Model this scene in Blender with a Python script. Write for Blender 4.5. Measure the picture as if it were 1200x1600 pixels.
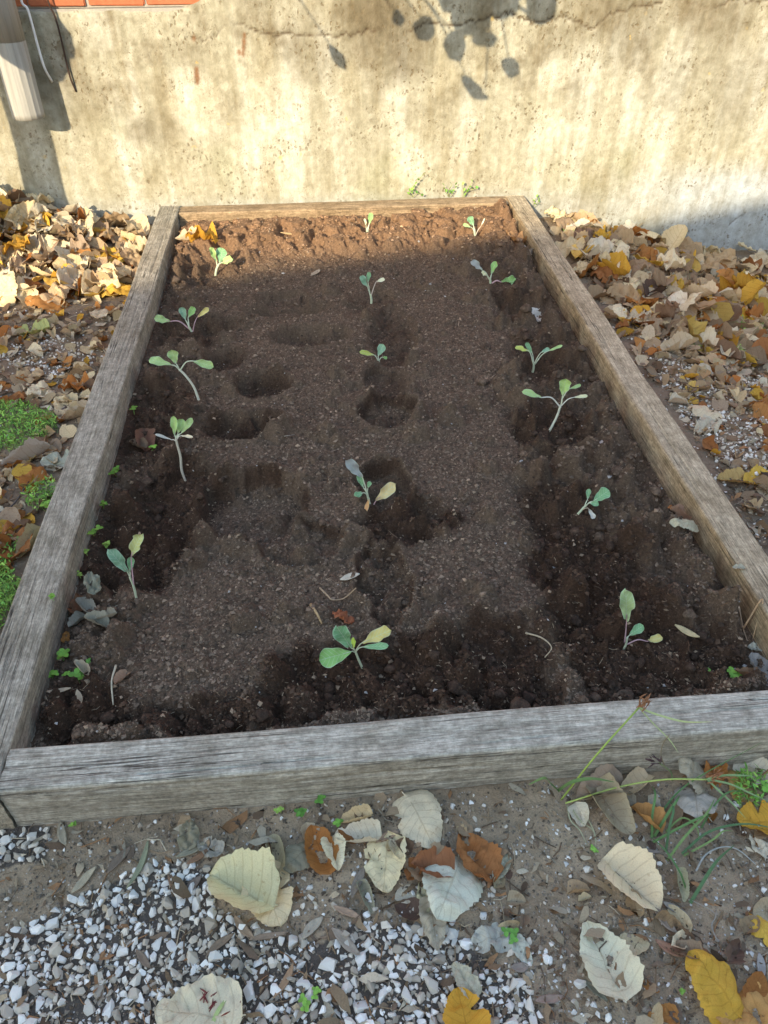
import bpy, bmesh, math, random
import numpy as np
from mathutils import Vector, Matrix, Euler

random.seed(7); RNG = np.random.default_rng(7)
for o in list(bpy.data.objects): bpy.data.objects.remove(o)
scene = bpy.context.scene
COL = scene.collection
rad = math.radians

# ------------------------------------------------------------------ camera
F = 1200.0
PITCH = math.atan(1031 / F); YAW = math.atan(145 / math.hypot(F, 1031))
CAM = np.array([0, 0, 1.5])
FW = np.array([math.sin(YAW) * math.cos(PITCH), math.cos(YAW) * math.cos(PITCH), -math.sin(PITCH)])
RT = np.array([math.cos(YAW), -math.sin(YAW), 0.0]); UP = np.cross(RT, FW)
cd = bpy.data.cameras.new('camera'); cam = bpy.data.objects.new('camera', cd); COL.objects.link(cam)
cam.location = CAM; cam.rotation_euler = (math.pi / 2 - PITCH, 0, -YAW)
cd.sensor_fit = 'VERTICAL'; cd.sensor_height = 36.0; cd.lens = 36.0 * F / 1600.0
cd.clip_start = 0.02; cd.clip_end = 500
scene.camera = cam
scene.render.resolution_x = 768; scene.render.resolution_y = 1024

# ------------------------------------------------------------------ sky, sun, exposure
AZ, EL = rad(27), rad(24)
TOSUN = Vector((-math.sin(AZ) * math.cos(EL), -math.cos(AZ) * math.cos(EL), math.sin(EL)))
world = bpy.data.worlds.new('World'); scene.world = world; world.use_nodes = True
wn = world.node_tree.nodes; wl = world.node_tree.links; wn.clear()
sky = wn.new('ShaderNodeTexSky'); sky.sky_type = 'NISHITA'; sky.sun_disc = False
sky.sun_elevation = EL; sky.sun_rotation = math.atan2(TOSUN.x, TOSUN.y)
sky.air_density = 1.4; sky.dust_density = 1.0; sky.ozone_density = 1.0
bg = wn.new('ShaderNodeBackground'); bg.inputs['Strength'].default_value = 0.15
wo = wn.new('ShaderNodeOutputWorld')
wl.new(sky.outputs[0], bg.inputs[0]); wl.new(bg.outputs[0], wo.inputs[0])
sd = bpy.data.lights.new('sun', 'SUN'); sd.energy = 2.35; sd.angle = rad(0.53); sd.color = (1.0, 0.85, 0.62)
sun = bpy.data.objects.new('sun', sd); COL.objects.link(sun)
sun.rotation_euler = TOSUN.to_track_quat('Z', 'Y').to_euler(); sun.location = (-4, -8, 6)
vs = scene.view_settings; vs.view_transform = 'Standard'; vs.look = 'None'; vs.gamma = 1.0; vs.exposure = 1.78
vs.use_curve_mapping = False

# ------------------------------------------------------------------ pixel helpers (1200x1600 photograph)
def ray(x, y):
    return FW * F + RT * (x - 600) - UP * (y - 800)
def onz(x, y, z):
    d = ray(x, y); return CAM + d * ((z - CAM[2]) / d[2])
def ony(x, y, Y):
    d = ray(x, y); return CAM + d * ((Y - CAM[1]) / d[1])
def proj(P):
    v = np.asarray(P, float) - CAM; z = v @ FW
    return 600 + F * (v @ RT) / z, 800 - F * (v @ UP) / z
def pxsize(P):                                  # metres per photo pixel at P
    return float((np.asarray(P) - CAM) @ FW) / F

# ------------------------------------------------------------------ numpy noise
def _h(ix, iy, s):
    n = (ix.astype(np.int64) * 374761393 + iy.astype(np.int64) * 668265263 + s * 1442695041) & 0x7fffffff
    n = ((n ^ (n >> 13)) * 1274126177) & 0x7fffffff
    return ((n ^ (n >> 16)) & 0xffff) / 65535.0
def perlin(x, y, s=0):
    x = np.asarray(x, float); y = np.asarray(y, float)
    ix = np.floor(x); iy = np.floor(y); fx = x - ix; fy = y - iy
    u = fx * fx * fx * (fx * (fx * 6 - 15) + 10); v = fy * fy * fy * (fy * (fy * 6 - 15) + 10)
    def g(ax, ay):
        a = _h(ix + ax, iy + ay, s) * 2 * math.pi
        return np.cos(a) * (fx - ax) + np.sin(a) * (fy - ay)
    return ((g(0, 0) * (1 - u) + g(1, 0) * u) * (1 - v) + (g(0, 1) * (1 - u) + g(1, 1) * u) * v) * 1.5
def fbm(x, y, s=0, o=4):
    r = 0; a = 1.0; t = 0
    for k in range(o):
        r = r + a * perlin(x, y, s + k * 17); t += a; a *= .5; x = x * 2.03; y = y * 2.03
    return r / t
def sstep(a, b, x):
    t = np.clip((x - a) / (b - a), 0, 1); return t * t * (3 - 2 * t)
def inpoly(x, y, poly):
    x = np.asarray(x, float); y = np.asarray(y, float); r = np.zeros(x.shape, bool)
    n = len(poly)
    for i in range(n):
        x1, y1 = poly[i]; x2, y2 = poly[(i + 1) % n]
        if y1 == y2: continue
        c = ((y1 > y) != (y2 > y)) & (x < (x2 - x1) * (y - y1) / (y2 - y1) + x1); r ^= c
    return r

# ------------------------------------------------------------------ object helpers
def mesh_np(name, V, Fc, cols=None, smooth=True, mats=(), uv=None):
    """V (n,3); Fc (m,k) array of equal-size faces"""
    V = np.ascontiguousarray(V, np.float32); Fc = np.ascontiguousarray(Fc, np.int32)
    me = bpy.data.meshes.new(name); m, k = Fc.shape
    me.vertices.add(len(V)); me.vertices.foreach_set('co', V.ravel())
    me.loops.add(m * k); me.loops.foreach_set('vertex_index', Fc.ravel())
    me.polygons.add(m); me.polygons.foreach_set('loop_start', np.arange(0, m * k, k, dtype=np.int32))
    try: me.polygons.foreach_set('loop_total', np.full(m, k, np.int32))
    except Exception: pass
    me.update(calc_edges=True)
    me.polygons.foreach_set('use_smooth', np.full(m, smooth, bool))
    if cols is not None:
        a = me.color_attributes.new('Col', 'FLOAT_COLOR', 'POINT')
        c = np.ones((len(V), 4), np.float32); c[:, :3] = cols; a.data.foreach_set('color', c.ravel())
    if uv is not None:
        l = me.uv_layers.new(name='UVMap')
        l.data.foreach_set('uv', np.ascontiguousarray(uv[Fc.ravel()], np.float32).ravel())
    for mt in mats: me.materials.append(mt)
    me.validate(); me.update()
    return me
def link(name, me, parent=None, loc=None):
    o = bpy.data.objects.new(name, me); COL.objects.link(o)
    if loc is not None: o.location = loc
    if parent is not None: o.parent = parent
    return o
def tag(o, label=None, cat=None, group=None, kind=None):
    if label: o['label'] = label
    if cat: o['category'] = cat
    if group: o['group'] = group
    if kind: o['kind'] = kind
    return o
def thing(name, loc, label, cat, group=None):
    o = bpy.data.objects.new(name, None); COL.objects.link(o); o.location = loc
    o.empty_display_size = .05
    return tag(o, label, cat, group)
def grid_faces(nx, ny):                          # verts index j*nx+i
    i, j = np.meshgrid(np.arange(nx - 1), np.arange(ny - 1)); a = (j * nx + i).ravel()
    return np.stack([a, a + 1, a + nx + 1, a + nx], 1)
def box_mesh(name, size, center, mat, bevel=0.0):
    bm = bmesh.new(); bmesh.ops.create_cube(bm, size=1.0)
    for v in bm.verts: v.co = Vector((v.co.x * size[0] + center[0], v.co.y * size[1] + center[1], v.co.z * size[2] + center[2]))
    if bevel: bmesh.ops.bevel(bm, geom=bm.edges[:], offset=bevel, segments=2, affect='EDGES')
    me = bpy.data.meshes.new(name); bm.to_mesh(me); bm.free()
    if mat: me.materials.append(mat)
    return me
def tube_np(pts, radii, n=8, close=True):
    pts = np.asarray(pts, float); m = len(pts); radii = np.broadcast_to(np.asarray(radii, float), (m,))
    T = np.gradient(pts, axis=0); T /= np.linalg.norm(T, axis=1)[:, None] + 1e-9
    ref = np.array([0, 0, 1.0]) if abs(T[0, 2]) < .9 else np.array([1.0, 0, 0])
    N = np.cross(T, ref); N /= np.linalg.norm(N, axis=1)[:, None] + 1e-9; B = np.cross(T, N)
    a = np.linspace(0, 2 * math.pi, n, endpoint=False)
    V = pts[:, None] + radii[:, None, None] * (np.cos(a)[None, :, None] * N[:, None] + np.sin(a)[None, :, None] * B[:, None])
    V = V.reshape(-1, 3); fs = []
    for j in range(m - 1):
        for i in range(n):
            i2 = (i + 1) % n; fs.append((j * n + i, j * n + i2, (j + 1) * n + i2, (j + 1) * n + i))
    if close:
        c0 = len(V); V = np.vstack([V, pts[0], pts[-1]])
        for i in range(n):
            i2 = (i + 1) % n
            fs.append((c0, c0, i2, i)[1:] + (c0,)); fs.append((c0 + 1, (m - 1) * n + i, (m - 1) * n + i2, c0 + 1))
    return V, fs
def mesh_py(name, V, fs, mats=(), smooth=True):
    me = bpy.data.meshes.new(name)
    clean = []
    for f in fs:
        g = []
        for i in f:
            if i not in g: g.append(int(i))
        if len(g) > 2: clean.append(g)
    me.from_pydata([tuple(map(float, v)) for v in V], [], clean)
    for p in me.polygons: p.use_smooth = smooth
    for mt in mats: me.materials.append(mt)
    me.update(); return me
def tube(name, pts, radii, mat, parent=None, n=8):
    V, fs = tube_np(pts, radii, n); return link(name, mesh_py(name, V, fs, [mat]), parent)
def spline(pts, n=12):
    P = np.asarray(pts, float)
    if len(P) == 2: return P[0] + (P[1] - P[0]) * np.linspace(0, 1, n)[:, None]
    Q = np.vstack([2 * P[0] - P[1], P, 2 * P[-1] - P[-2]]); out = []
    for i in range(1, len(Q) - 2):
        for t in np.linspace(0, 1, n, endpoint=(i == len(Q) - 3)):
            a, b, c, d = Q[i - 1:i + 3]
            out.append(.5 * ((2 * b) + (-a + c) * t + (2 * a - 5 * b + 4 * c - d) * t * t + (-a + 3 * b - 3 * c + d) * t ** 3))
    return np.array(out)

# ------------------------------------------------------------------ materials
class NT:
    def __init__(s, name):
        s.m = bpy.data.materials.new(name); s.m.use_nodes = True; s.t = s.m.node_tree; s.t.nodes.clear()
        s.out = s.n('ShaderNodeOutputMaterial'); s.b = s.n('ShaderNodeBsdfPrincipled')
        s.l(s.b.outputs[0], s.out.inputs[0]); s.b.inputs['Roughness'].default_value = .9
        s.b.inputs['Specular IOR Level'].default_value = .25
    def n(s, t, **k):
        x = s.t.nodes.new(t)
        for a, b in k.items(): setattr(x, a, b)
        return x
    def l(s, a, b): s.t.links.new(a, b)
    def val(s, sock, v):
        if hasattr(v, 'is_output') or isinstance(v, bpy.types.NodeSocket): s.l(v, sock)
        else:
            if sock.type == 'RGBA' and not isinstance(v, (int, float)) and len(v) == 3: v = (*v, 1)
            sock.default_value = v
    def noise(s, vec, scale, detail=4, rough=.55, dist=0):
        x = s.n('ShaderNodeTexNoise'); x.inputs['Scale'].default_value = scale; x.inputs['Detail'].default_value = detail
        x.inputs['Roughness'].default_value = rough; x.inputs['Distortion'].default_value = dist
        if vec is not None: s.l(vec, x.inputs['Vector'])
        return x.outputs[0]
    def voro(s, vec, scale, out='Distance', feature='F1'):
        x = s.n('ShaderNodeTexVoronoi', feature=feature); x.inputs['Scale'].default_value = scale
        if vec is not None: s.l(vec, x.inputs['Vector'])
        return x.outputs[out]
    def math(s, op, a, b=0, c=None, clamp=False):
        x = s.n('ShaderNodeMath', operation=op, use_clamp=clamp); s.val(x.inputs[0], a); s.val(x.inputs[1], b)
        if c is not None: s.val(x.inputs[2], c)
        return x.outputs[0]
    def ramp(s, v, a, b, c0=0.0, c1=1.0):
        x = s.n('ShaderNodeMapRange', interpolation_type='SMOOTHSTEP'); s.val(x.inputs[0], v)
        x.inputs[1].default_value = a; x.inputs[2].default_value = b; x.inputs[3].default_value = c0; x.inputs[4].default_value = c1
        return x.outputs[0]
    def mix(s, f, a, b, mode='MIX'):
        x = s.n('ShaderNodeMix', data_type='RGBA', blend_type=mode); s.val(x.inputs[0], f); s.val(x.inputs[6], a); s.val(x.inputs[7], b)
        return x.outputs[2]
    def coord(s, which='Object', scale=None):
        x = s.n('ShaderNodeTexCoord').outputs[which]
        if scale:
            mp = s.n('ShaderNodeMapping'); mp.inputs['Scale'].default_value = scale; s.l(x, mp.inputs[0]); x = mp.outputs[0]
        return x
    def mapped(s, vec, scale):
        mp = s.n('ShaderNodeMapping'); mp.inputs['Scale'].default_value = scale; s.l(vec, mp.inputs[0]); return mp.outputs[0]
    def attr(s, name='Col'):
        return s.n('ShaderNodeAttribute', attribute_name=name).outputs['Color']
    def ocol(s): return s.n('ShaderNodeObjectInfo').outputs['Color']
    def orand(s): return s.n('ShaderNodeObjectInfo').outputs['Random']
    def sep(s, v, i): x = s.n('ShaderNodeSeparateXYZ'); s.l(v, x.inputs[0]); return x.outputs[i]
    def bump(s, h, strength=.5, dist=.005, prev=None):
        x = s.n('ShaderNodeBump'); x.inputs['Strength'].default_value = strength; x.inputs['Distance'].default_value = dist
        s.l(h, x.inputs['Height'])
        if prev is not None: s.l(prev, x.inputs['Normal'])
        return x.outputs[0]
    def done(s, col=None, rough=None, normal=None):
        if col is not None: s.val(s.b.inputs['Base Color'], col)
        if rough is not None: s.val(s.b.inputs['Roughness'], rough)
        if normal is not None: s.l(normal, s.b.inputs['Normal'])
        return s.m

def mat_soil():
    s = NT('soil'); c = s.coord()
    base = s.attr()
    f1 = s.noise(c, 420, 3, .7); f2 = s.noise(c, 130, 4, .65)
    col = s.mix(1.0, base, s.mix(f1, (.25, .23, .21), (2.0, 1.9, 1.8)), 'MULTIPLY')
    col = s.mix(s.ramp(f2, .35, .68), s.mix(1.0, col, (.62, .60, .58), 'MULTIPLY'), col)
    sp = s.voro(c, 210); spk = s.math('MULTIPLY', s.ramp(sp, .10, .17, 1, 0), s.ramp(s.noise(c, 60, 2), .56, .62))
    col = s.mix(s.math('MULTIPLY', spk, .55), col, (.30, .23, .165))
    n = s.bump(f2, .7, .006); n = s.bump(f1, .8, .003, n)
    return s.done(col, .95, n)
def mat_crumb():
    s = NT('soil_crumb'); c = s.coord(); f = s.noise(c, 500, 2)
    return s.done(s.mix(1.0, s.attr(), s.mix(f, (.6, .6, .6), (1.4, 1.4, 1.4)), 'MULTIPLY'), .95)
def mat_ground():
    s = NT('ground_dirt'); c = s.coord(); base = s.attr()
    f0 = s.noise(c, 9, 4); f1 = s.noise(c, 60, 4, .65); f2 = s.noise(c, 320, 3, .7)
    col = s.mix(1.0, base, s.mix(f1, (.55, .54, .53), (1.45, 1.45, 1.45)), 'MULTIPLY')
    col = s.mix(1.0, col, s.mix(f2, (.55, .55, .56), (1.5, 1.48, 1.46)), 'MULTIPLY')
    col = s.mix(s.ramp(f0, .5, .68, 0, .45), col, s.mix(1.0, col, (.62, .58, .55), 'MULTIPLY'))
    sp = s.ramp(s.voro(c, 120), .12, .2, 1, 0); m = s.ramp(s.noise(c, 45, 2), .58, .64)
    col = s.mix(s.math('MULTIPLY', s.math('MULTIPLY', sp, m), .7), col, (.55, .53, .48))
    n = s.bump(f1, .6, .01); n = s.bump(f2, .7, .004, n)
    return s.done(col, .95, n)
def mat_wall():
    s = NT('old_plaster'); c = s.coord(); base = s.attr()
    v = s.mapped(c, (1, 1, .18))
    st = s.noise(v, 9, 6, .65, .3); st2 = s.noise(s.mapped(c, (1, 1, .10)), 34, 5, .65); f1 = s.noise(c, 26, 5, .65); f2 = s.noise(c, 110, 4, .7)
    col = s.mix(s.math('MULTIPLY', s.ramp(st, .42, .64, 0, .6), s.ramp(s.noise(c, 2.6, 3), .38, .6, .25, 1)), base, s.mix(1.0, base, (.66, .58, .43), 'MULTIPLY'))
    col = s.mix(1.0, col, s.mix(s.ramp(st2, .3, .7), (.90, .89, .86), (1.08, 1.08, 1.09)), 'MULTIPLY')
    col = s.mix(1.0, col, s.mix(s.ramp(f1, .25, .75), (.80, .78, .74), (1.16, 1.16, 1.18)), 'MULTIPLY')
    col = s.mix(1.0, col, s.mix(f2, (.84, .83, .8), (1.14, 1.14, 1.14)), 'MULTIPLY')
    dv = s.n('ShaderNodeVectorMath', operation='ADD'); s.l(s.mapped(c, (1, 1, .75)), dv.inputs[0]); nz = s.n('ShaderNodeTexNoise'); nz.inputs['Scale'].default_value = 70; s.l(c, nz.inputs['Vector']); sc_ = s.n('ShaderNodeVectorMath', operation='SCALE'); s.l(nz.outputs['Color'], sc_.inputs[0]); sc_.inputs['Scale'].default_value = .022; s.l(sc_.outputs[0], dv.inputs[1])
    pit = s.voro(dv.outputs[0], 46); big = s.noise(c, 5.5, 5, .65)
    pm = s.math('MULTIPLY', s.ramp(pit, .15, .34, 1, 0), s.ramp(big, .44, .60))
    col = s.mix(s.math('MULTIPLY', pm, .7), col, (.13, .092, .045))
    pit2 = s.math('MULTIPLY', s.ramp(s.voro(dv.outputs[0], 120), .15, .32, 1, 0), s.ramp(s.noise(c, 11, 4), .46, .6))
    col = s.mix(s.math('MULTIPLY', pit2, .6), col, (.15, .11, .06))
    yl = s.math('MULTIPLY', s.ramp(s.voro(c, 8.3), .05, .16, 1, 0), s.ramp(s.noise(c, 33, 3), .56, .66))
    col = s.mix(s.math('MULTIPLY', yl, .55), col, (.62, .40, .08))
    n = s.bump(f1, .35, .012); n = s.bump(s.math('SUBTRACT', f2, pm), .55, .004, n)
    return s.done(col, .93, n)
def mat_wood(name='weathered_wood', inner=None):
    s = NT(name); c = s.coord(); base = s.ocol()
    if inner: base = s.mix(s.math('MULTIPLY', s.ramp(s.sep(c, 1), .040, .047), s.ramp(s.noise(c, 6, 3), .3, .55, .45, 1)), base, inner)
    g = s.mapped(c, (5.0, 130, 130)); g2 = s.mapped(c, (26, 420, 420)); k = s.mapped(c, (.75, 40, 40))
    a = s.noise(g, 1, 6, .7); b = s.noise(g2, 1, 4, .7); cr = s.noise(k, 1, 3, .5); bl = s.noise(c, 4.5, 4, .6)
    col = s.mix(1.0, base, s.mix(s.ramp(a, .25, .75), (.74, .72, .70), (1.26, 1.26, 1.26)), 'MULTIPLY')
    col = s.mix(1.0, col, s.mix(s.ramp(b, .25, .75), (.58, .57, .56), (1.4, 1.4, 1.4)), 'MULTIPLY')
    i1 = s.noise(c, 26, 5, .7); i2 = s.noise(c, 110, 4, .7)
    col = s.mix(1.0, col, s.mix(s.ramp(i1, .3, .7), (.74, .73, .70), (1.2, 1.2, 1.2)), 'MULTIPLY'); col = s.mix(1.0, col, s.mix(s.ramp(i2, .3, .7), (.80, .79, .78), (1.18, 1.18, 1.18)), 'MULTIPLY')
    kn = s.voro(s.mapped(c, (1, 3.2, 3.2)), 2.6); ring = s.math('SINE', s.math('MULTIPLY', kn, 150)); km = s.ramp(kn, .05, .11, 1, 0)
    col = s.mix(s.math('MULTIPLY', km, .6), col, s.mix(1.0, col, s.mix(ring, (.5, .42, .33), (.85, .78, .68)), 'MULTIPLY'))
    col = s.mix(s.ramp(bl, .42, .7, 0, .5), col, s.mix(1.0, col, (.70, .66, .60), 'MULTIPLY'))
    ckm = s.ramp(s.math('ABSOLUTE', s.math('SUBTRACT', cr, .5)), .0, .010, 1, 0)
    ck = s.math('MULTIPLY', ckm, s.ramp(s.noise(s.mapped(c, (2, 14, 14)), 1, 2), .42, .52))
    col = s.mix(s.math('MULTIPLY', ck, .85), col, (.035, .028, .022))
    sp = s.math('MULTIPLY', s.ramp(s.voro(c, 90), .09, .15, 1, 0), s.ramp(s.noise(c, 17, 2), .58, .66))
    col = s.mix(s.math('MULTIPLY', sp, .6), col, (.07, .055, .045))
    n = s.bump(a, .5, .004); n = s.bump(b, .5, .0018, n); n = s.bump(s.math('SUBTRACT', 1.0, ck), .7, .004, n)
    return s.done(col, .88, n)
def mat_stone():
    s = NT('white_stone'); c = s.coord(); base = s.mix(1.0, s.attr(), (1, 1, 1), 'MULTIPLY')
    f = s.noise(c, 170, 4, .7); d = s.math('MULTIPLY', s.ramp(s.voro(c, 420), .1, .25, 1, 0), s.ramp(s.noise(c, 60, 2), .5, .62))
    col = s.mix(1.0, base, s.mix(f, (.84, .84, .84), (1.22, 1.22, 1.2)), 'MULTIPLY')
    col = s.mix(s.math('MULTIPLY', d, .45), col, (.14, .12, .10))
    return s.done(col, .8, s.bump(f, .5, .002))
def mat_stone_i():
    s = NT('white_stone_single'); c = s.coord(); base = s.ocol()
    f = s.noise(c, 170, 4, .7); d = s.math('MULTIPLY', s.ramp(s.voro(c, 420), .1, .25, 1, 0), s.ramp(s.noise(c, 60, 2), .5, .62))
    col = s.mix(1.0, base, s.mix(f, (.84, .84, .84), (1.22, 1.22, 1.2)), 'MULTIPLY')
    col = s.mix(s.math('MULTIPLY', d, .45), col, (.14, .12, .10))
    return s.done(col, .8, s.bump(f, .5, .002))
def mat_leaf(single=True, fresh=False, name='dry_leaf'):
    s = NT(name); uv = s.coord('UV'); base = s.ocol() if single else s.attr()
    c = s.coord()
    if single and not fresh:                    # shift the mottling from leaf to leaf
        ad = s.n('ShaderNodeVectorMath', operation='ADD'); r = s.orand(); cb = s.n('ShaderNodeCombineXYZ')
        s.l(s.math('MULTIPLY', r, 37.0), cb.inputs[0]); s.l(s.math('MULTIPLY', r, 91.0), cb.inputs[1])
        s.l(c, ad.inputs[0]); s.l(cb.outputs[0], ad.inputs[1]); c = ad.outputs[0]
    u = s.math('ABSOLUTE', s.sep(uv, 0)); v = s.sep(uv, 1)
    mid = s.ramp(u, .012, .05, 1, 0)
    q = s.math('SUBTRACT', v, s.math('MULTIPLY', u, .28 if not fresh else .22))
    fr = s.math('ABSOLUTE', s.math('SUBTRACT', s.math('FRACT', s.math('MULTIPLY', q, 7.0)), .5))
    side = s.math('MULTIPLY', s.ramp(fr, .03, .10, 1, 0), s.ramp(u, .75, 1.0, 1, .2))
    vein = s.math('MAXIMUM', mid, s.math('MULTIPLY', side, .7))
    k = 1.0 if single else 1.0
    f1 = s.noise(c, 9 if not fresh else 45, 4, .6); f2 = s.noise(c, 45 if not fresh else 120, 3, .6)
    if not single: f1 = s.noise(c, 60, 3, .6); f2 = s.noise(c, 260, 3, .6)
    if fresh:
        col = s.mix(1.0, base, s.mix(f1, (.72, .78, .8), (1.3, 1.22, 1.2)), 'MULTIPLY')
        col = s.mix(s.math('MULTIPLY', vein, .7), col, (.55, .64, .48)); col = s.mix(s.ramp(u, .84, .97, 0, .55), col, (.52, .60, .46))
        rough = .8; s.b.inputs['Specular IOR Level'].default_value = .12
    else:
        col = s.mix(1.0, base, s.mix(f2, (.75, .74, .72), (1.25, 1.25, 1.25)), 'MULTIPLY')
        col = s.mix(s.ramp(f1, .56, .74, 0, .5), col, s.mix(1.0, col, (.55, .40, .27), 'MULTIPLY'))
        col = s.mix(s.math('MULTIPLY', vein, .38), col, s.mix(1.0, col, (.55, .45, .36), 'MULTIPLY'))
        sp = s.ramp(f2, .65, .73)
        col = s.mix(s.math('MULTIPLY', sp, .6), col, (.07, .045, .03)); rough = .75
    n = s.bump(s.math('ADD', s.math('MULTIPLY', vein, .6), f2), .45, .0022 if single else .002)
    m = s.done(col, rough, n)
    tr = s.n('ShaderNodeBsdfTranslucent'); s.l(col, tr.inputs[0]); mx = s.n('ShaderNodeMixShader'); mx.inputs[0].default_value = .10 if name == 'tree_leaf' else .22
    s.l(s.b.outputs[0], mx.inputs[1]); s.l(tr.outputs[0], mx.inputs[2]); s.l(mx.outputs[0], s.out.inputs[0])
    return m
def mat_plain(name, col, rough=.8, nscale=60, amt=.3, bump=.3, bd=.003, use_ocol=False, use_attr=False, stretch=None, spec=None, metal=0):
    s = NT(name); c = s.coord('Object', stretch); b = s.ocol() if use_ocol else (s.attr() if use_attr else col)
    f = s.noise(c, nscale, 4, .6)
    cc = s.mix(1.0, b, s.mix(f, (1 - amt,) * 3, (1 + amt,) * 3), 'MULTIPLY')
    if spec is not None: s.b.inputs['Specular IOR Level'].default_value = spec
    s.b.inputs['Metallic'].default_value = metal
    return s.done(cc, rough, s.bump(f, bump, bd))

M = dict(soil=mat_soil(), crumb=mat_crumb(), ground=mat_ground(), wall=mat_wall(), wood=mat_wood(), wood2=mat_wood('tan_wood', (.32, .24, .145)), stone=mat_stone(), stone1=mat_stone_i(),
         leaf=mat_leaf(), leafs=mat_leaf(False, name='leaf_litter'), fresh=mat_leaf(True, True, 'seedling_leaf'),
         stem=mat_plain('seedling_stem', (.4, .45, .3), .6, 90, .2, .2, .001, use_ocol=True),
         weed=mat_plain('weed_green', (.1, .2, .03), .6, 150, .3, .2, .001, use_ocol=True),
         weeds=mat_plain('weed_mat', (.1, .2, .03), .6, 150, .25, .2, .001, use_attr=True),
         chip=mat_plain('bark_chip', (.2, .15, .1), .9, 120, .45, .6, .003, use_ocol=True),
         chips=mat_plain('litter_bits', (.2, .15, .1), .9, 300, .35, .5, .002, use_attr=True),
         brick=mat_plain('red_brick', (.40, .13, .06), .9, 45, .3, .5, .004),
         mortar=mat_plain('mortar', (.34, .31, .26), .95, 80, .25, .5, .004),
         pipe=mat_plain('painted_pipe', (.34, .325, .285), .8, 60, .45, .2, .002, stretch=(1, 1, .06)),
         cable=mat_plain('white_cable', (.72, .72, .70), .5, 80, .1, .1, .001),
         wire=mat_plain('rusty_wire', (.05, .03, .022), .8, 120, .4, .4, .001),
         bark=mat_plain('tree_bark', (.16, .125, .09), .95, 22, .45, .8, .02, stretch=(1, 1, .25)),
         tleaf=mat_leaf(False, name='tree_leaf'),
         render_w=mat_plain('shade_house_render', (.55, .52, .47), .9, 12, .12, .3, .004),
         tile=mat_plain('shade_house_tile', (.30, .12, .07), .85, 15, .3, .4, .01),
         frame=mat_plain('painted_frame', (.6, .6, .58), .5, 30, .1, .1, .001),
         glass=mat_plain('shade_house_glass', (.05, .06, .07), .06, 3, .05, .0, .001, spec=.6),
         doorm=mat_plain('shade_house_door_wood', (.18, .09, .05), .6, 20, .25, .3, .003, stretch=(1, 1, .2)))

# ------------------------------------------------------------------ terrain heights
XL0, XL1, XR0, XR1 = -0.772, -0.668, 1.006, 1.106          # timbers in plan
YF0, YF1, YB0, YB1 = 0.826, 0.924, 3.945, 4.048
TOP = 0.14; YW = 4.07                                       # timber tops; wall face
def heap(x, y):                                             # leaf drifts against the wall
    l = np.clip(.235 - .32 * (x + 1.5), .055, .26) * sstep(3.25, 4.0, y) * (x < -.70)
    r = .035 * sstep(3.0, 3.9, y) * sstep(1.05, 1.4, x)
    return l + r
def ground_h(x, y):
    x = np.asarray(x, float); y = np.asarray(y, float)
    z = fbm(x * 3, y * 3, 3, 3) * .012 + fbm(x * 22, y * 22, 5, 3) * .006
    near = (np.abs(x) < 4) & (y > -1) & (y < 5)
    z = z - .24 * sstep(1.15, 2.35, x) * sstep(.9, 3.2, y) * (1 - sstep(4.2, 8, y))
    z = z + .014 * sstep(.62, .80, y) * (y < .83) + heap(x, y) * .75
    inside = (x > XL0 + .01) & (x < XR1 - .01) & (y > YF0 + .01) & (y < YB1)
    z = np.where(inside, -.05, z)
    return z
def lin(a, b, step): return np.arange(a, b, step)
gx = np.concatenate([-np.geomspace(120, 2.2, 16)[:-1], lin(-2.2, 2.9, .0100), np.geomspace(2.9, 120, 16)])
gy = np.concatenate([-np.geomspace(120, .3, 16)[:-1], lin(-.3, .15, .05), lin(.15, .86, .006), lin(.86, 4.14, .014), np.geomspace(4.14, 120, 14)])
GX, GY = np.meshgrid(gx, gy); GZ = ground_h(GX, GY)
dirt = np.array([.335, .255, .165]); litter = np.array([.175, .135, .095]); dark = np.array([.060, .050, .040])
PX, PY = proj(np.stack([GX, GY, GZ], -1).reshape(-1, 3)); PX = PX.reshape(GX.shape); PY = PY.reshape(GX.shape)
POLY_A = [(-420, 1560), (-30, 1480), (75, 1430), (130, 1395), (200, 1370), (250, 1345), (330, 1360), (340, 1420), (400, 1455), (500, 1475), (560, 1440), (700, 1450), (780, 1510), (830, 1550), (900, 1760), (-420, 1760)]
POLY_B = [(-20, 1275), (30, 1280), (85, 1295), (70, 1345), (-20, 1360)]
POLY_C = [(1010, 560), (1215, 545), (1500, 560), (1500, 830), (1215, 770), (1130, 715), (1060, 640)]
POLY_D = [(60, 520), (150, 540), (140, 590), (80, 592), (-10, 560), (-10, 530)]
near_cam = (GY > .05) & (GY < 4.2) & (np.abs(GX) < 3)
side = sstep(.9, 1.1, GY)
nn = fbm(GX * 2.2, GY * 2.2, 11, 4); n2 = fbm(GX * 7, GY * 7, 12, 3)
gc = dirt + (litter - dirt) * np.clip(side * .8 + nn * .5, 0, 1)[..., None]
gm = (inpoly(PX, PY, POLY_A) | inpoly(PX, PY, POLY_B)) & near_cam
gc = np.where(gm[..., None], dark * 1.5, gc)
gc = gc * (1 + .35 * n2[..., None])
ground = link('ground', mesh_np('ground', np.stack([GX, GY, GZ], -1).reshape(-1, 3), grid_faces(len(gx), len(gy)), gc.reshape(-1, 3), True, [M['ground']]))
tag(ground, kind='structure')

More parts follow.
